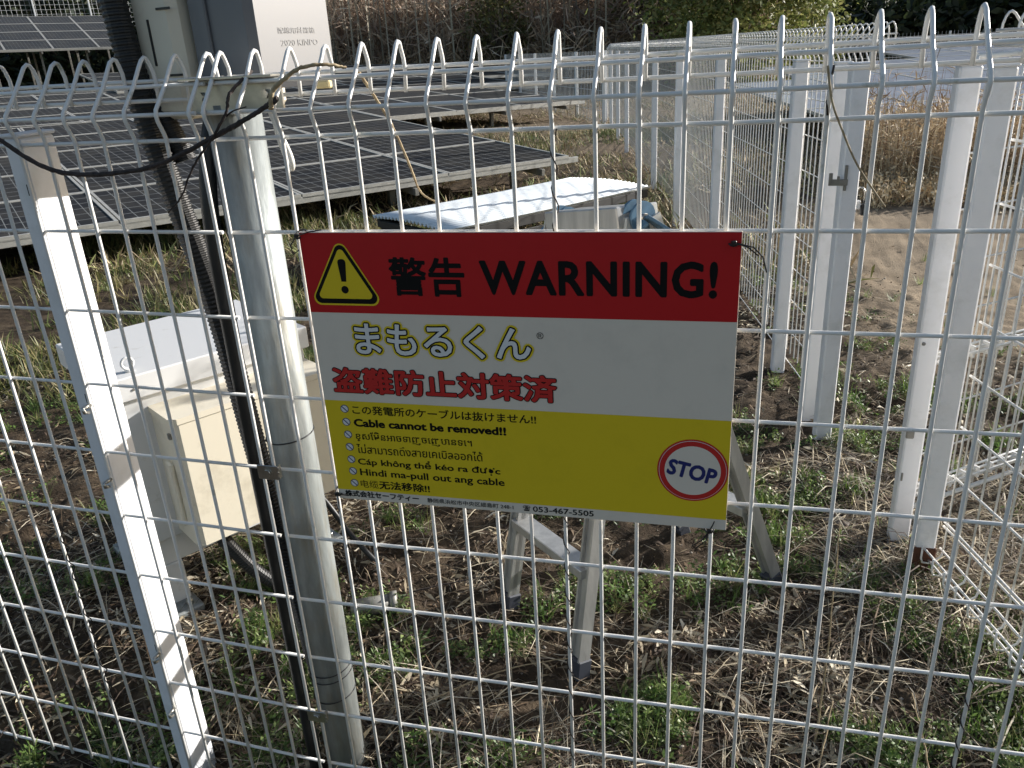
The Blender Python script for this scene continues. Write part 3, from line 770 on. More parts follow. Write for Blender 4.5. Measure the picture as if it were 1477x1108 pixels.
def fbp(g): return [(0.014 - g, -g), (FW - .014 + g, -g), (FW + g, .014 - g), (FW + g, FD), (-g, FD), (-g, .014 - g)]
fb = MB(); fb.prism(fbp(0), FB, FT); fb.build('case', M['cream'], cb)
fb = MB(); fb.prism(fbp(.003), FT + .002, FT + .016); fb.build('case_lid', M['cream'], cb)
fb = MB(); fb.prism(fbp(-.001), FT - .002, FT + .003); fb.build('seal', M['black_plastic'], cb)
fb = MB(); fb.box((-0.004, 0.060, 0.34), (0.012, 0.030, 0.16), bev=.004); fb.build('side_rib', M['cream'], cb)
fb = MB(); fb.box((-0.003, 0.022, 0.495), (0.006, 0.010, 0.014), bev=.001); fb.build('latch', M['galv_dark'], cb)
MB().box((0.19, 0.065, FB - .008), (0.30, 0.070, 0.022), bev=.003).build('gland_plate', M['black_plastic'], cb)
def cabw(x, y, z): return Vector((-0.600, 0.361, 0)) + Matrix.Rotation(R(57.0), 3, 'Z') @ Vector((x, y, z))
corrugated('corrugated_conduit', [cabw(0.135, -.045, .21), cabw(0.16, -.05, .15), cabw(0.20, -.075, .07), cabw(0.25, -.11, .005), cabw(.28, -.13, -.03)], 0.0165, 'short black corrugated conduit curving from the cream box into the ground')
smooth_tube('black_cable', [cabw(0.36, -.03, .21), cabw(0.355, -.04, .12), cabw(0.345, -.055, .03), cabw(.34, -.06, -.02)], 0.0085, M['black_plastic'], 'grey black cable dropping from the cream box near the pole', 'cable')
smooth_tube('black_cable', [cabw(0.40, -.04, .21), cabw(0.42, -.07, .16), cabw(0.445, -.12, .08), cabw(.47, -.19, .01), cabw(.49, -.22, -.02)], 0.0075, M['black_plastic'], 'black cable sweeping right of the pole to the ground', 'cable')
for k in range(4):
    x = 0.26 + k * .012
    _tc = smooth_tube('thin_cable', [cabw(x, -.03, .20), cabw(x + .012, -.03 - .01 * k, .13), cabw(x + .02, -.02, .05), cabw(x + .03, .0, -.01)], 0.0035, M['galv_dark'],
                ['leftmost thin grey cable under the cream box', 'second thin grey cable from the left under the cream box', 'third thin grey cable from the left under the cream box', 'rightmost thin grey cable under the cream box'][k], 'cable')
    _tc['group'] = 'thin cables under the cream box'
pv = MB(); pv.tube([(-0.17, 0.46, 0.012), (-0.08, 0.50, 0.014)], 0.022, 16); pv.tube([(-0.085, 0.498, 0.014), (-0.07, 0.504, 0.014)], 0.027, 16)
tag(pv.build('pipe_elbow', M['galv_dark']), 'grey pipe end lying on the ground right of the pole', 'pipe')

# ================================================================== ALUMINIUM STEPLADDER
LF = [Vector((0.3955, 0.3665, 0)), Vector((0.1958, 0.5575, 0)), Vector((0.809, 0.750, 0)), Vector((0.5819, 0.9352, 0))]
LH = [Vector((0.499, 0.523, GZ - .205)), Vector((0.330, 0.690, GZ - .245))]
lad = empty('stepladder', (0.5, 0.6, 0), 'weathered aluminium folding stepladder with blue hinges standing behind the sign', 'stepladder')
def lbeam(name, a, b, w, d, material, up, parent=lad):
    o = Vector((0.5, 0.6, 0)); mb = MB(); mb.beam(Vector(a) - o, Vector(b) - o, w, d, up)
    # shallow grooves as raised lips along both edges
    return mb, o
across = (LF[0] - LF[1]).normalized()
for k, (f, h) in enumerate(((LF[0], LH[0]), (LF[1], LH[1]), (LF[2], LH[0]), (LF[3], LH[1]))):
    off = Vector((-.018, -.01, 0)) if k < 2 else Vector((.018, .012, 0))
    a, b = f + Vector((0, 0, .012)), h + off
    mb, o = lbeam('rail', a, b, 0.014, 0.032, M['alu'], across)
    t = (b - a).normalized(); n_ = across.cross(t).normalized()
    for s_ in (-1, 1):   # flanges that make the rail a channel
        mb.beam(a - o + n_ * s_ * 0.0 + across * 0.0135 * s_, b - o + across * 0.0135 * s_, 0.030, 0.005, across)
    rail = mb.build('rail', M['alu'], lad)
    fb = MB(); fb.beam(f - o - t * .012, f - o + t * .035, 0.036, 0.038, across); ft = fb.build('foot', M['foot'], rail)
    MB().tube([f - o + t * .018 - n_ * .020, f - o + t * .018 - n_ * .024], .004, 8).build('rivet', M['stain'], ft)
def lerp(a, b, t): return a + (b - a) * t
o = Vector((0.5, 0.6, 0))
for f1, f2, off in ((LF[0], LF[1], Vector((-.018, -.01, 0))), (LF[2], LF[3], Vector((.018, .012, 0)))):
    for t in (0.245, 0.56):
        a = lerp(f1, LH[0] + off, t); b = lerp(f2, LH[1] + off, t)
        MB().beam(a - o, b - o, 0.045, 0.022).build('tread', M['alu'], lad)
    a = LH[0] + off * 1.3; b = LH[1] + off * 1.3
    MB().beam(a - o, b - o, 0.034, 0.042).build('top_bar', M['alu'], lad)
for h in LH:
    mb = MB()
    for s_ in (-1, 1):
        c = h - o + across * .012 * s_
        mb.tube([c - across * .003, c + across * .003], 0.029, 20)
        mb.beam(c + Vector((-.045, -.012, -.045)), c + Vector((0, 0, .0)), .006, .052, across)
        mb.beam(c + Vector((.055, .020, -.040)), c + Vector((0, 0, .0)), .006, .052, across)
    hg = mb.build('hinge', M['blue'], lad)
    MB().tube([h - o - across * .022, h - o + across * .022], 0.008, 6).build('bolt', M['stain'], hg)
    for dx in (-.03, .038):
        MB().tube([h - o - across * .018 + Vector((dx, dx * .3, -.03)), h - o + across * .018 + Vector((dx, dx * .3, -.03))], 0.005, 6).build('bolt', M['stain'], hg)

# ================================================================== LOW SHELTER WITH CORRUGATED ROOF
ra = R(54.6)
shel = empty('low_shelter', (-0.87, 3.41, 0), 'low dark box shelter under a white corrugated roof sheet behind the sign', 'shelter', rz=ra)
# local x along the long side (1.80), local -y... the far-left edge is +y
nL, nW = 8, 121
mbv, mbf = [], []
for i in range(nL + 1):
    for j in range(nW):
        y = 0.80 * j / (nW - 1)
        sag = -0.006 * math.sin(math.pi * i / nL) + 0.018 * math.sin(math.pi * y / .8)
        mbv.append((1.80 * i / nL, y, 0.285 + sag + 0.010 * math.cos(2 * math.pi * y / 0.040)))
for i in range(nL):
    for j in range(nW - 1):
        a = i * nW + j; mbf.append((a, a + nW, a + nW + 1, a + 1))
rm = bpy.data.meshes.new('roof_sheet'); rm.from_pydata(mbv, [], mbf); rm.materials.append(M['roof'])
rs = link('roof_sheet', rm, None, shel, smooth=True)
so = rs.modifiers.new('thick', 'SOLIDIFY'); so.thickness = 0.002
for y in (0.03, 0.77):
    MB().box((0.90, y, 0.243), (1.76, 0.035, 0.055), bev=.003).build('beam', M['black_mat'], shel)
for x in (0.03, 1.72):
    MB().box((x, 0.40, 0.240), (0.035, 0.70, 0.045), bev=.003).build('beam', M['black_mat'], shel)
for x, y in ((0.06, 0.05), (1.66, 0.05), (0.06, 0.75), (1.66, 0.75), (.86, .75)):
    MB().box((x, y, 0.105), (0.05, 0.05, 0.22), bev=.003).build('leg', M['black_mat'], shel)
for k in range(3):
    MB().box((0.62, 0.0, 0.035 + k * .066), (1.10, 0.010, 0.062), bev=.003).build('side_board', M['black_mat'], shel)

# ================================================================== SOLAR ARRAYS
def module_meshes(w, d, mat_s, cells=(12, 6)):
    f = MB(); t = 0.022; z = 0.035
    f.box((w / 2, t / 2, z / 2), (w, t, z)); f.box((w / 2, d - t / 2, z / 2), (w, t, z))
    f.box((t / 2, d / 2, z / 2), (t, d - 2 * t, z)); f.box((w - t / 2, d / 2, z / 2), (t, d - 2 * t, z))
    fm = f.mesh('module_frame', M['solar_frame'])
    m = bpy.data.meshes.new('glass')
    m.from_pydata([(t, t, z - .006), (w - t, t, z - .006), (w - t, d - t, z - .006), (t, d - t, z - .006), (t, t, 0.004), (w - t, t, .004), (w - t, d - t, .004), (t, d - t, .004)], [], [(0, 1, 2, 3), (7, 6, 5, 4)])
    uv = m.uv_layers.new(name='cells')
    cs = [(0, 0), (cells[0], 0), (cells[0], cells[1]), (0, cells[1])]
    for i, c in enumerate(cs + cs[::-1]): uv.data[i].uv = c
    m.materials.append(mat_s)
    return fm, m
MW, MD = 1.31, 1.235
FM, GM = module_meshes(MW, MD, M['solar'])
FMP, GMP = module_meshes(MW, MD, M['solar_pale'])
def array(name, corner, left, cols, rows, tilt, label, fm=FM, gm=GM, legs=True, legh=None, cat='solar array', group='solar panel arrays', ground=0.0):
    """corner: the near right corner; left: a point farther left on the lower edge; rows climb away to the upper left"""
    c = Vector(corner); l = Vector(left)
    u = (l - c).normalized()                                   # along the lower edge
    hz = Vector((0, 0, 1)); side = hz.cross(u); side = -side if side.dot(Vector((-0.748, 0.664, 0))) < 0 else side
    side = (side.normalized() * math.cos(R(tilt)) + hz * math.sin(R(tilt))).normalized()
    nrm = u.cross(side); 
    root = empty(name, (0, 0, 0), label, cat, group)
    x_ax = -u; o0 = c
    up = x_ax.cross(side)
    if up.z < 0: up = -up
    Mx = Matrix((x_ax, side, up)).transposed().to_4x4()
    for i in range(cols):
        for j in range(rows):
            p = o0 + u * (MW + .012) * (i + 1) + side * (MD + .012) * j
            fr = bpy.data.objects.new('solar_panel', fm); COL.objects.link(fr); fr.parent = root
            Mx2 = Mx.copy(); Mx2.translation = p; fr.matrix_world = Mx2
            g = bpy.data.objects.new('glass', gm); COL.objects.link(g); g.parent = fr
    Ltot = (MW + .012) * cols
    # purlins and rafters
    for j in np.linspace(0.25, rows * MD - .25, rows + 1):
        a = c + side * j - up * .03; MB().beam(a, a + u * Ltot, 0.035, 0.045, up).build('purlin', M['galv_dark'], root)
    MB().beam(c - up * .012 + x_ax * .10 + side * .015, c - up * .012 + u * Ltot + side * .015, 0.03, 0.05, up).build('edge_rail', M['solar_frame'], root)
    k = 0.35
    while k < Ltot:
        a = c + u * k - up * .075 - side * .05; b = a + side * (rows * MD)
        MB().beam(a, b, 0.035, 0.06, up).build('rafter', M['galv_dark'], root)
        for s_ in np.linspace(.45, rows * MD - .5, max(2, rows // 2 + 1)):
            q = c + u * k + side * s_ - up * .10
            if q.z - ground > 0.02:
                MB().box((q.x, q.y, (q.z + ground) / 2 - .05), (0.055, 0.055, q.z - ground + .1), rotz(48.4), bev=.002).build('leg', M['galv_dark'], root)
        k += 1.32
    return root
array('solar_array', (-0.742, 6.767, GZ - .86 - .03), (-3.5935, 3.5547, GZ - .86 - .03), 6, 5, 3.4, 'nearest dark solar panel array behind the pole and cabinet', cat='solar array')
array('solar_array', (-1.90, 14.49, GZ - .85), (-5.12, 10.87, GZ - .80), 9, 4, 3.6, 'second solar panel array, its edge ending left of the far white fence')
array('solar_array', (-3.72, 19.59, GZ - .76), (-7.32, 15.54, GZ - .66), 9, 4, 4.2, 'third solar panel array row, seen as thin bands above the second')
array('solar_array', (-4.22, 23.9, GZ - .62), (-8.52, 19.1, GZ - .45), 9, 4, 4.6, 'farthest low solar panel array row in front of the bare brush')
array('solar_array', (-17.9, 23.99, GZ + .83), (-20.62, 20.93, GZ + .88), 9, 4, 14.0, 'raised solar panel array at the upper left above a dark underside', ground=0.0)
for k, (cx, cy, z, n_) in enumerate(((3.6, 10.2, .24, 5), (5.4, 13.2, .36, 6), (7.6, 17.0, .50, 6))):
    array('solar_array', (cx + 4.6, cy + 1.0, z), (cx + .6, cy - 3.2 + 2.6, z), n_, 3, 5.0,
          ['nearest pale blue reflecting solar array beyond the dry reeds at right', 'middle pale blue solar array beyond the dry reeds at right', 'farthest pale blue solar array beneath the dark hill at right'][k], fm=FMP, gm=GMP, group='pale solar arrays at right')

# ================================================================== SCATTER (litter, weeds)
def tints(n, cols, jit=0.25):
    c = np.array(cols)[rng.integers(0, len(cols), n)]
    return np.clip(c * (1 + rng.uniform(-jit, jit, (n, 1))), 0, 1)
def strips(pos, yaw, pitch, roll, length, width, bend, tint, name, material, taper=1.0):
    """leaf or blade: 3 cross sections (base, middle, tip), 2 quads; bend lifts or droops the tip"""
    n = len(pos)
    d = np.c_[np.cos(yaw) * np.cos(pitch), np.sin(yaw) * np.cos(pitch), np.sin(pitch)]
    sdir = np.c_[-np.sin(yaw), np.cos(yaw), np.zeros(n)]
    nrm = np.cross(d, sdir)
    s = sdir * np.cos(roll)[:, None] + nrm * np.sin(roll)[:, None]
    L_ = length[:, None]; W = width[:, None] / 2
    base = pos; mid = pos + d * L_ * .5 + nrm * 0; tip = pos + d * L_; 
    mid = mid - np.c_[np.zeros(n), np.zeros(n), -bend * length]
    w0, w1, w2 = (0.35, 1.0, 0.08) if taper == 1.0 else (1.0, 0.8, 0.10)
    V = np.stack([base - s * W * w0, base + s * W * w0, mid - s * W * w1, mid + s * W * w1, tip - s * W * w2, tip + s * W * w2], 1).reshape(-1, 3)
    i = np.arange(n)[:, None] * 6
    Qd = np.concatenate([i + np.array([[0, 1, 3, 2]]), i + np.array([[2, 3, 5, 4]])], 1).reshape(-1, 4)
    return fast_mesh(name, V, Qd, material, tint=np.repeat(tint, 6, axis=0))
def region(n, x0, x1, y0, y1):
    return rng.uniform(x0, x1, n), rng.uniform(y0, y1, n)
def weighted(n, x0, x1, y0, y1, wf):
    xs, ys = [], []; got = 0
    while got < n:
        x, y = region(n * 3, x0, x1, y0, y1); k = rng.random(len(x)) < wf(x, y); xs.append(x[k]); ys.append(y[k]); got += k.sum()
    return np.concatenate(xs)[:n], np.concatenate(ys)[:n]
def near_w(x, y):
    d = np.hypot(x - .64, y + .96)
    return np.clip(1.4 / d, 0, 1) ** 1.7

DRY = [(0.34, 0.26, 0.16), (0.19, 0.125, 0.07), (0.11, 0.07, 0.045), (0.42, 0.34, 0.22), (0.075, 0.05, 0.032), (0.15, 0.11, 0.075), (0.24, 0.20, 0.14), (0.10, 0.065, 0.04)]
PALE = [(0.55, 0.47, 0.33), (0.45, 0.37, 0.24), (0.62, 0.55, 0.42)]
DRY = [tuple(v * .80 for v in c) for c in DRY]
def cover(x, y):
    pm = path_mask(x, y)
    c = (0.15 + 1.1 * np.clip((vnoise(x + 3, y + 8, 2.6) - .30) * 2.2, 0, 1)) * (.35 + .65 * np.clip((vnoise(x + 13, y + 8, 9) - .3) * 3, 0, 1))
    return np.clip(c * (1 - .97 * np.clip(pm * 1.3, 0, 1)), 0, 1)
def lit(n, x0, x1, y0, y1, lmin, lmax, wmin, wmax, cols, nm, lab, wf, flat_=.35):
    x, y = weighted(n, x0, x1, y0, y1, wf)
    z = gh(x, y) + rng.uniform(.001, .016, n) * cover(x, y)
    yaw = rng.uniform(0, 2 * np.pi, n); pitch = rng.normal(0.0, flat_ * .5, n); roll = rng.normal(0, flat_ * 1.6, n)
    L_ = rng.uniform(lmin, lmax, n) ; W = rng.uniform(wmin, wmax, n)
    z = z + np.clip(-np.sin(pitch) * L_, 0, .05)
    m = strips(np.c_[x, y, z], yaw, pitch, roll, L_, W, rng.normal(.02, .10, n), tints(n, cols), nm, M['attr'])
    return tag(link(nm, m), lab, 'ground cover', kind='stuff')
lit(52000, -2.3, 2.6, -0.5, 4.4, .010, .042, .0025, .0085, DRY, 'leaf_litter', 'brown dead bamboo leaves lying on the soil behind the fence', lambda x, y: near_w(x, y) * cover(x, y))
lit(7000, -2.3, 2.6, -0.5, 4.4, .018, .060, .005, .012, PALE, 'pale_leaf_litter', 'pale bleached dead leaves scattered on the soil', lambda x, y: near_w(x, y) * cover(x, y) ** 2)
lit(24000, -2.3, 2.6, -0.5, 4.4, .04, .17, .0011, .0026, DRY + PALE, 'dry_straw', 'thin dry straw and grass stalks lying on the soil', lambda x, y: near_w(x, y) * cover(x, y), flat_=.22)
# straw heap round the rusty post and along the side fence
lit(9000, 0.95, 1.9, 0.3, 1.6, .05, .24, .0016, .0040, DRY + PALE, 'straw_heap', 'heap of dry bamboo straw round the rusty footed gate post', lambda x, y: np.clip(1.1 - np.hypot((x - 1.35) / .5, (y - .85) / .5), 0, 1), flat_=.20)
lit(2500, 0.2, 0.75, -.25, .4, .04, .15, .0012, .0028, PALE + DRY, 'straw_patch', 'patch of pale dry straw at the fence foot below the sign', lambda x, y: np.clip(1.0 - np.hypot((x - .42) / .25, (y - .02) / .25), 0, 1), flat_=.25)
lit(7000, -1.6, .2, -.2, .45, .012, .045, .003, .009, DRY + PALE[:1], 'bank_litter', 'dead leaves covering the low bank under the left panels of the near fence', lambda x, y: np.ones_like(x))
# farther ground: dry grass mats between the arrays
def far_cover(x, y):
    return np.clip((vnoise(x, y, 1.2) - .3) * 2, 0, 1) * (1 - np.clip(path_mask(x, y) * 1.4, 0, 1)) * np.clip(6 / (y + 1), 0, 1)
n = 42000
x, y = weighted(n, -9, 8, 3.4, 22, far_cover)
m = strips(np.c_[x, y, gh(x, y)], rng.uniform(0, 2 * np.pi, n), rng.uniform(.05, 1.0, n), rng.normal(0, .5, n), rng.uniform(.06, .22, n), rng.uniform(.006, .016, n), rng.normal(.03, .08, n),
           tints(n, [(0.34, 0.27, 0.16), (0.28, 0.21, 0.12), (0.45, 0.37, 0.24), (0.20, 0.15, 0.09), (0.22, 0.24, 0.08)]), 'dry_grass', M['attr'])
tag(link('dry_grass', m), 'matted dry grass on the ground between the solar arrays', 'grass', kind='stuff')

# green weeds: small leafy tufts in patches
def green_w(x, y):
    a = np.clip((vnoise(x + 40, y + 11, 5.5) - .44) * 6, 0, 1) * np.clip((vnoise(x + 4, y + 61, 14) - .32) * 4, 0, 1)
    right = np.clip(1.0 - np.hypot((x - 1.05) / .75, (y - .25) / .6), 0, 1) + np.clip(1 - np.hypot((x - 1.35) / .5, (y - 2.1) / .7), 0, 1) * .9 + np.clip(1 - np.hypot((x - .85) / .45, (y - 1.7) / .9), 0, 1) * .8
    left = .55 + .5 * np.clip(1 - np.hypot((x + 1.6) / .8, (y - 1.9) / 1.0), 0, 1)
    return np.clip(a * (left + 1.2 * right), 0, 1) * near_w(x, y) * (1 - .9 * np.clip(path_mask(x, y), 0, 1))
GREEN = [(0.09, 0.16, 0.035), (0.14, 0.22, 0.05), (0.06, 0.10, 0.025), (0.24, 0.30, 0.10), (0.12, 0.15, 0.05)]
nt_ = 6600
tx, ty = weighted(nt_, -2.3, 2.4, -.45, 4.2, green_w)
k = 13; X = np.repeat(tx, k) + rng.normal(0, .010, nt_ * k); Y = np.repeat(ty, k) + rng.normal(0, .010, nt_ * k); n = nt_ * k
col = np.repeat(tints(nt_, GREEN), k, axis=0) * rng.uniform(.75, 1.25, (n, 1))
hh = rng.uniform(0, .030, n) * np.repeat(rng.uniform(.4, 1.3, nt_), k)
m = strips(np.c_[X, Y, gh(X, Y) + .004 + hh], rng.uniform(0, 2 * np.pi, n), rng.uniform(-.2, .9, n), rng.normal(0, .5, n), rng.uniform(.006, .017, n), rng.uniform(.003, .008, n), rng.normal(.06, .08, n), col, 'low_weeds', M['attr_green'])
tag(link('low_weeds', m), 'small leafy green weeds sprouting through the litter', 'weeds', kind='stuff')
nt_ = 1300
tx, ty = weighted(nt_, -2.3, 2.4, -.45, 4.2, green_w)
k = 16; X = np.repeat(tx, k) + rng.normal(0, .008, nt_ * k); Y = np.repeat(ty, k) + rng.normal(0, .008, nt_ * k); n = nt_ * k
col = np.repeat(tints(nt_, [(0.12, 0.20, 0.04), (0.18, 0.26, 0.07), (0.09, 0.15, 0.03), (0.25, 0.26, 0.10)]), k, axis=0)
m = strips(np.c_[X, Y, gh(X, Y)], rng.uniform(0, 2 * np.pi, n), rng.uniform(.45, 1.45, n), rng.normal(0, .3, n), rng.uniform(.02, .075, n), rng.uniform(.0012, .0028, n), rng.normal(.05, .08, n), col, 'green_grass', M['attr_green'], taper=0)
tag(link('green_grass', m), 'short bright green grass tufts among the dead leaves', 'grass', kind='stuff')
# left: taller pale bamboo-grass and mid-distance green verge by the arrays
nt_ = 1500
tx, ty = weighted(nt_, -4.2, -.8, 1.4, 5.2, lambda x, y: np.clip((vnoise(x + 2, y + 77, 1.7) - .35) * 2.2, 0, 1))
k = 13; X = np.repeat(tx, k) + rng.normal(0, .03, nt_ * k); Y = np.repeat(ty, k) + rng.normal(0, .03, nt_ * k); n = nt_ * k
col = np.repeat(tints(nt_, [(0.13, 0.16, 0.05), (0.30, 0.25, 0.11), (0.20, 0.20, 0.07), (0.10, 0.13, 0.035), (0.36, 0.31, 0.17)]), k, axis=0)
m = strips(np.c_[X, Y, gh(X, Y)], rng.uniform(0, 2 * np.pi, n), rng.uniform(.25, 1.35, n), rng.normal(0, .4, n), rng.uniform(.04, .13, n), rng.uniform(.004, .009, n), rng.normal(.05, .08, n), col, 'verge_grass', M['attr_green'], taper=0)
tag(link('verge_grass', m), 'green and straw coloured bamboo grass beside the cabinet and first array', 'grass', kind='stuff')
nt_ = 1400
tx, ty = weighted(nt_, -5.5, 0.4, 4.2, 12, lambda x, y: np.clip((vnoise(x + 12, y + 7, .9) - .35) * 2.0, 0, 1))
k = 10; X = np.repeat(tx, k) + rng.normal(0, .05, nt_ * k); Y = np.repeat(ty, k) + rng.normal(0, .05, nt_ * k); n = nt_ * k
col = np.repeat(tints(nt_, [(0.12, 0.15, 0.05), (0.18, 0.19, 0.07), (0.33, 0.27, 0.15), (0.40, 0.32, 0.19)]), k, axis=0)
m = strips(np.c_[X, Y, gh(X, Y)], rng.uniform(0, 2 * np.pi, n), rng.uniform(.25, 1.35, n), rng.normal(0, .4, n), rng.uniform(.05, .16, n), rng.uniform(.008, .016, n), rng.normal(.05, .08, n), col, 'field_grass', M['attr'], taper=0)
tag(link('field_grass', m), 'rough green and straw grass round the legs of the solar arrays', 'grass', kind='stuff')

# pebbles and clods
n = 6500
x, y = weighted(n, -2.2, 2.6, -.4, 4.0, lambda x, y: near_w(x, y))
r = rng.uniform(.0018, .0075, n) * rng.uniform(.5, 1.3, n)
octv = np.array([(1, 0, 0), (0, 1, 0), (-1, 0, 0), (0, -1, 0), (0, 0, .75), (0, 0, -.6)], float)
V = np.array([octv]) * r[:, None, None] * rng.uniform(.6, 1.35, (n, 6, 1)) + np.c_[x, y, gh(x, y) + r * .3][:, None, :]
tri = np.array([(0, 1, 4), (1, 2, 4), (2, 3, 4), (3, 0, 4), (1, 0, 5), (2, 1, 5), (3, 2, 5), (0, 3, 5)])
T = (np.arange(n)[:, None, None] * 6 + tri[None]).reshape(-1, 3)
m = fast_mesh('pebbles', V.reshape(-1, 3), T, M['clod'], tint=np.repeat(tints(n, [(0.14, 0.095, 0.06), (0.08, 0.055, 0.035), (0.30, 0.27, 0.23), (0.20, 0.15, 0.10)]), 6, axis=0), tri=True)
tag(link('pebbles', m), 'soil crumbs and small pebbles scattered over the ground', 'pebbles', kind='stuff')
def rock(loc, s, label):
    import bmesh
    bm = bmesh.new(); bmesh.ops.create_icosphere(bm, subdivisions=3, radius=1)
    for v in bm.verts:
        d = 1 + .35 * noise.noise(v.co * 1.4 + Vector(loc)) + .12 * noise.noise(v.co * 4)
        v.co = Vector((v.co.x * s[0] * d, v.co.y * s[1] * d, v.co.z * s[2] * d))
    m = bpy.data.meshes.new('stone'); bm.to_mesh(m); bm.free()
    tag(link('stone', m, M['stone'], loc=loc), label, 'stone')
rock((1.03, 0.10, 0.015), (.035, .03, .022), 'rounded brown stone near the fence foot at right')
rock((0.985, 1.03, 0.008), (.03, .03, .015), 'flat brown stone on the soil near the gate posts')
# thin pale twigs standing in the weeds
for k, (pts, lb) in enumerate((([(0.86, .26, 0.0), (0.87, .30, .18), (0.875, .36, .42)], 'tall thin brown twig leaning by the ladder foot'),
                          ([(0.80, .02, 0.0), (0.84, .10, .10), (0.87, .20, .16)], 'pale twig slanting in the weeds right of the ladder'),
                          ([(1.02, .02, 0.0), (1.01, .12, .12), (.99, .20, .2)], 'pale upright twig in the litter near the straw heap'),
                          ([(-.05, .55, .012), (0.10, .62, .02), (0.25, .66, .02)], 'dark branch lying on the soil left of the ladder'),
                          ([(.10, .20, .015), (.25, .32, .022), (.42, .40, .02)], 'long pale stalk lying across the soil in front of the ladder foot'))):
    smooth_tube('twig', pts, .0022, M['pale_stem'] if k != 3 else M['vine'], lb, 'twig', taper=.4, wob=.001, n=5)

# ================================================================== REEDS and BRUSH
def stems(n, xr, yr, hmin, hmax, w, cols, name, label, lean=.18, wf=None, leaves=0, cat='reeds', hcap=None, material='attr'):
    if wf is None: x, y = region(n, *xr, *yr)
    else: x, y = weighted(n, *xr, *yr, wf)
    L_ = rng.uniform(hmin, hmax, n)
    yaw = rng.uniform(0, 2 * np.pi, n); pitch = np.pi / 2 - np.abs(rng.normal(0, lean, n))
    t = tints(n, cols)
    P0 = np.c_[x, y, gh(x, y)]
    a = strips(P0, yaw, pitch, rng.uniform(0, np.pi, n), L_, rng.uniform(w * .6, w * 1.4, n), rng.normal(0, .03, n), t, name, M[material], taper=0)
    o = tag(link(name, a), label, cat, kind='stuff')
    if leaves:
        k = leaves; N_ = n * k
        d = np.c_[np.cos(yaw) * np.cos(pitch), np.sin(yaw) * np.cos(pitch), np.sin(pitch)]
        f = rng.uniform(.15, 1.0, N_)
        Pl = np.repeat(P0, k, 0) + np.repeat(d * L_[:, None], k, 0) * f[:, None]
        ll = rng.uniform(.10, .30, N_) * hmax / 1.3
        m2 = strips(Pl, rng.uniform(0, 2 * np.pi, N_), rng.uniform(-.9, 1.1, N_), rng.uniform(0, np.pi, N_), ll, rng.uniform(w * .8, w * 2.0, N_), rng.normal(.03, .08, N_), np.repeat(t, k, 0) * rng.uniform(.7, 1.3, (N_, 1)), name + '_leaves', M[material])
        l2 = link('reed_leaves' if cat == 'reeds' else 'brush_twigs', m2, None, o); l2['kind'] = 'stuff'
    return o
REED = [(0.56, 0.44, 0.28), (0.44, 0.34, 0.21), (0.66, 0.54, 0.37), (0.30, 0.22, 0.14)]
stems(2600, (1.75, 4.8), (6.3, 9.3), .22, .60, .009, REED, 'dry_reeds', 'stand of tan dry reeds beyond the open gateway', leaves=7, lean=.14)
stems(150, (1.75, 3.3), (6.3, 8.0), 0.65, 0.98, .007, [(0.26, 0.17, 0.10), (0.38, 0.26, 0.15)], 'tall_reeds', 'few taller brown reed stalks rising above the tan stand', leaves=2, lean=.06)
stems(1700, (1.7, 3.8), (5.5, 6.5), 0.06, .20, .010, [(0.60, 0.50, 0.34), (0.48, 0.37, 0.22), (0.35, 0.25, 0.14)], 'pampas_clump', 'pale drooping dry grass clump at the foot of the reeds', leaves=5, lean=.6)
BRUSH = [(0.46, 0.34, 0.24), (0.32, 0.23, 0.16), (0.56, 0.46, 0.34), (0.20, 0.14, 0.10)]
stems(4200, (-26, 1.2), (27, 32), 1.2, 4.2, .035, BRUSH, 'bare_brush', 'tangle of bare brown brush and thin stems beyond the solar field', leaves=12, lean=.45, cat='brush', wf=lambda x, y: 1.0 - (x < -14) * (y < 35))
stems(1400, (-15, 1.5), (25.5, 28), .6, 1.6, .03, [(0.36, 0.25, 0.15), (0.45, 0.33, 0.20), (0.24, 0.17, 0.10)], 'brush_fringe', 'low reddish tan dry grass fringe along the foot of the brush', leaves=6, lean=.3, cat='brush')
stems(70, (-14, -2), (25.5, 28), 3.5, 7.5, .06, [(0.34, 0.30, 0.22), (0.24, 0.21, 0.15), (0.42, 0.37, 0.28)], 'bamboo_stems', 'pale thin bamboo stems standing before the dark wood', lean=.07, cat='bamboo')
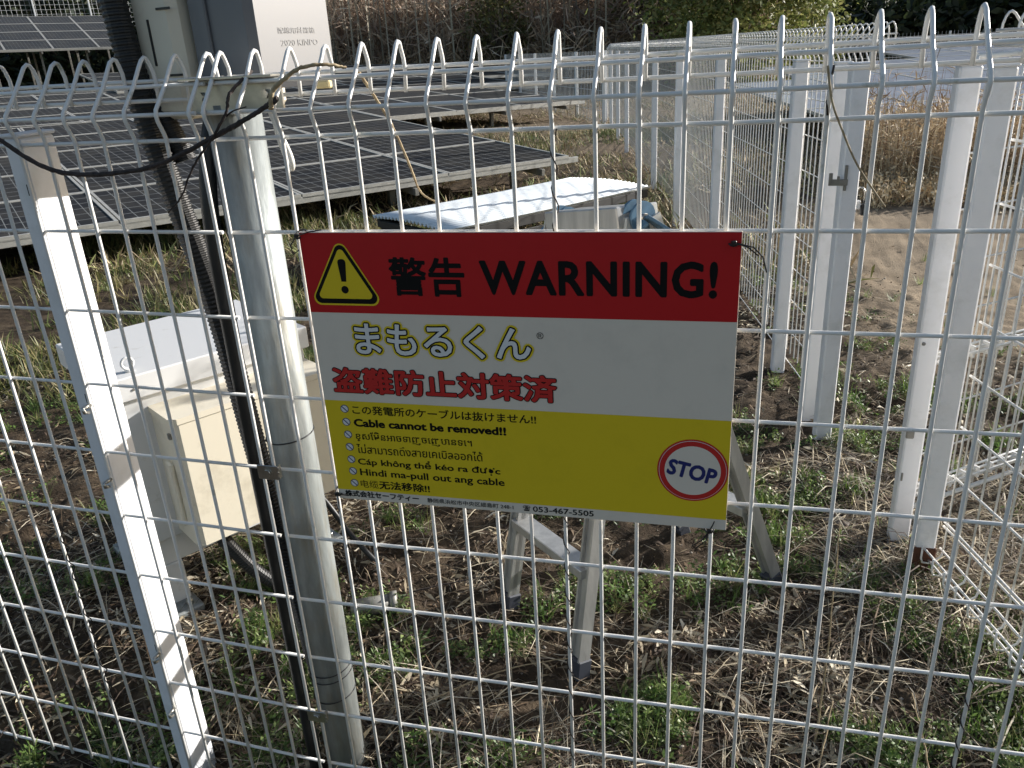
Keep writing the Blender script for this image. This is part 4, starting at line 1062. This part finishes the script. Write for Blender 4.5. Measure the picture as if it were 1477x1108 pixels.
# green bushes in the brush
def bush(loc, rad, n, cols, name, label, size=(.10, .28), cat='bush', trunk=True, hz=1.0):
    c = Vector(loc)
    # clumps on an uneven ellipsoid
    kc = 60
    cc = rng.normal(0, 1, (kc, 3)); cc /= np.linalg.norm(cc, axis=1)[:, None]; cc *= rng.uniform(.35, 1.0, (kc, 1)) ** .6
    ci = rng.integers(0, kc, n)
    p = cc[ci] + rng.normal(0, .17, (n, 3))
    p = p * np.array(rad) + np.array(loc) + np.array([0, 0, rad[2] * .95])
    p[:, 2] = np.maximum(p[:, 2], .05)
    root = empty(name, (c.x, c.y, 0), label, cat)
    m = strips(p - np.array([c.x, c.y, 0]), rng.uniform(0, 2 * np.pi, n), rng.normal(0, .6, n), rng.uniform(0, np.pi, n), rng.uniform(*size, n), rng.uniform(size[0] * .4, size[1] * .45, n), rng.normal(0, .08, n), tints(n, cols, .35) * (.75 + .5 * rng.random((kc, 1))[ci]), 'crown', M['attr_far'])
    link('crown', m, None, root)
    if trunk:
        mb = MB(); H = rad[2] * 1.3
        mb.tube([(0, 0, -.2), (.05, .0, H * .4), (-.03, .04, H * .9)], .12, 8, radii=[.16, .12, .05])
        for a in np.linspace(0, 5.5, 7):
            q = Vector((math.cos(a) * rad[0] * .7, math.sin(a) * rad[1] * .7, H * random.uniform(.7, 1.3)))
            mb.tube([(0, 0, H * random.uniform(.1, .4)), q * .5 + Vector((0, 0, H * .2)), q], .05, 6, radii=[.07, .05, .02])
        mb.build('trunk', M['bark'], root)
    return root
TG = [(0.18, 0.21, 0.06), (0.25, 0.27, 0.09), (0.12, 0.15, 0.04), (0.32, 0.31, 0.12)]
DG = [(0.020, 0.032, 0.012), (0.035, 0.05, 0.018), (0.012, 0.020, 0.010), (0.06, 0.07, 0.025)]
bush((0.9, 24.5, 0), (2.3, 1.8, 2.4), 15000, TG, 'broadleaf_tree', 'olive green bushy tree in sun against the dark hill', (.10, .24), 'tree')
bush((3.2, 27.5, 0), (1.1, 1.1, 1.4), 2600, TG, 'broadleaf_tree', 'smaller thin crowned tree right of the olive green one', (.08, .2), 'tree')
bush((-1.6, 28.0, 0), (1.6, 1.2, 3.4), 5200, [(0.09, 0.10, 0.03), (0.14, 0.14, 0.05)], 'young_bamboo', 'yellow green bamboo clump left of the olive tree in the brush', (.10, .26), 'bamboo')
bush((-6.6, 26.5, 0), (1.0, .9, 2.0), 2600, [(0.12, 0.12, 0.04), (0.17, 0.16, 0.06)], 'young_bamboo', 'slim yellow green bamboo in the middle of the brown brush', (.10, .22), 'bamboo')
for k, (bx, by, rx, rz_) in enumerate(((-24, 40, 5, 3.0), (-16.5, 40, 5, 2.8), (-10, 40, 4.5, 2.8), (-31, 36, 5, 3.2), (-38, 33, 5.5, 3.4), (-4, 42, 4.5, 2.6), (3.5, 46, 5, 2.4))):
    bush((bx, by, 0), (rx, 3.2, rz_), 6500, DG, 'evergreen_tree', ['dark evergreen tree behind the meter box', 'dark evergreen tree right of the meter box behind bamboo stems', 'dark evergreen tree at the middle of the brown brush', 'dark evergreen tree just left of the meter box', 'dark evergreen tree at the far upper left', 'dark evergreen tree behind the yellow green bamboo', 'dark evergreen tree hidden behind the olive tree'][k], (.25, .6), 'tree')

for k, (bx, by, rx, rz_) in enumerate(((6.5, 36, 3.2, 1.3), (11.5, 37, 3.4, 1.5), (17.0, 38, 3.6, 1.5), (23, 39, 4, 1.6))):
    bush((bx, by, 0), (rx, 2.2, rz_), 4500, DG, 'evergreen_shrub', ['dark low shrub mass right of the olive tree', 'dark low shrub mass beyond the middle of the pale arrays', 'dark low shrub mass above the pale arrays at the right post', 'dark low shrub mass at the far right edge'][k], (.25, .6), 'shrub')
# far white fences
def far_fence(a, b, h, label, base=0.0, n_post=8, dx=.09):
    a, b = Vector(a), Vector(b); L_ = (b - a).length; an = math.atan2(b.y - a.y, b.x - a.x)
    root = empty('far_fence', (a.x, a.y, base), label, 'fence', rz=an)
    for i in range(n_post):
        MB().box((L_ * i / (n_post - 1), 0, h / 2), (.05, .05, h), bev=.004).build('post', M['wire_far'], root)
    mb = MB(); n = int(L_ / dx)
    for i in range(n):
        mb.tube([(L_ * i / n, 0.03, 0), (L_ * i / n, 0.03, h)], .004, 3, cap=False)
    for z in np.arange(.05, h + .01, .16): mb.tube([(0, .03, z), (L_, .03, z)], .005, 3, cap=False)
    o = mb.build('wire_mesh', M['wire_far'], root); o['kind'] = 'stuff'
    return root
far_fence((-30.5, 19.6, 0), (-21.6, 29.4, 0), 1.5, 'white mesh fence above the raised solar array at the upper left', base=2.85, n_post=8, dx=.16)
far_fence((-1.30, 13.2, 0), (-4.8, 20.5, 0), 1.14, 'far white mesh fence closing the solar field behind the second array', n_post=6)
far_fence((2.6, 24, 0), (13, 21, 0), 1.1, 'distant mesh fence in front of the dark hill at right', n_post=7)
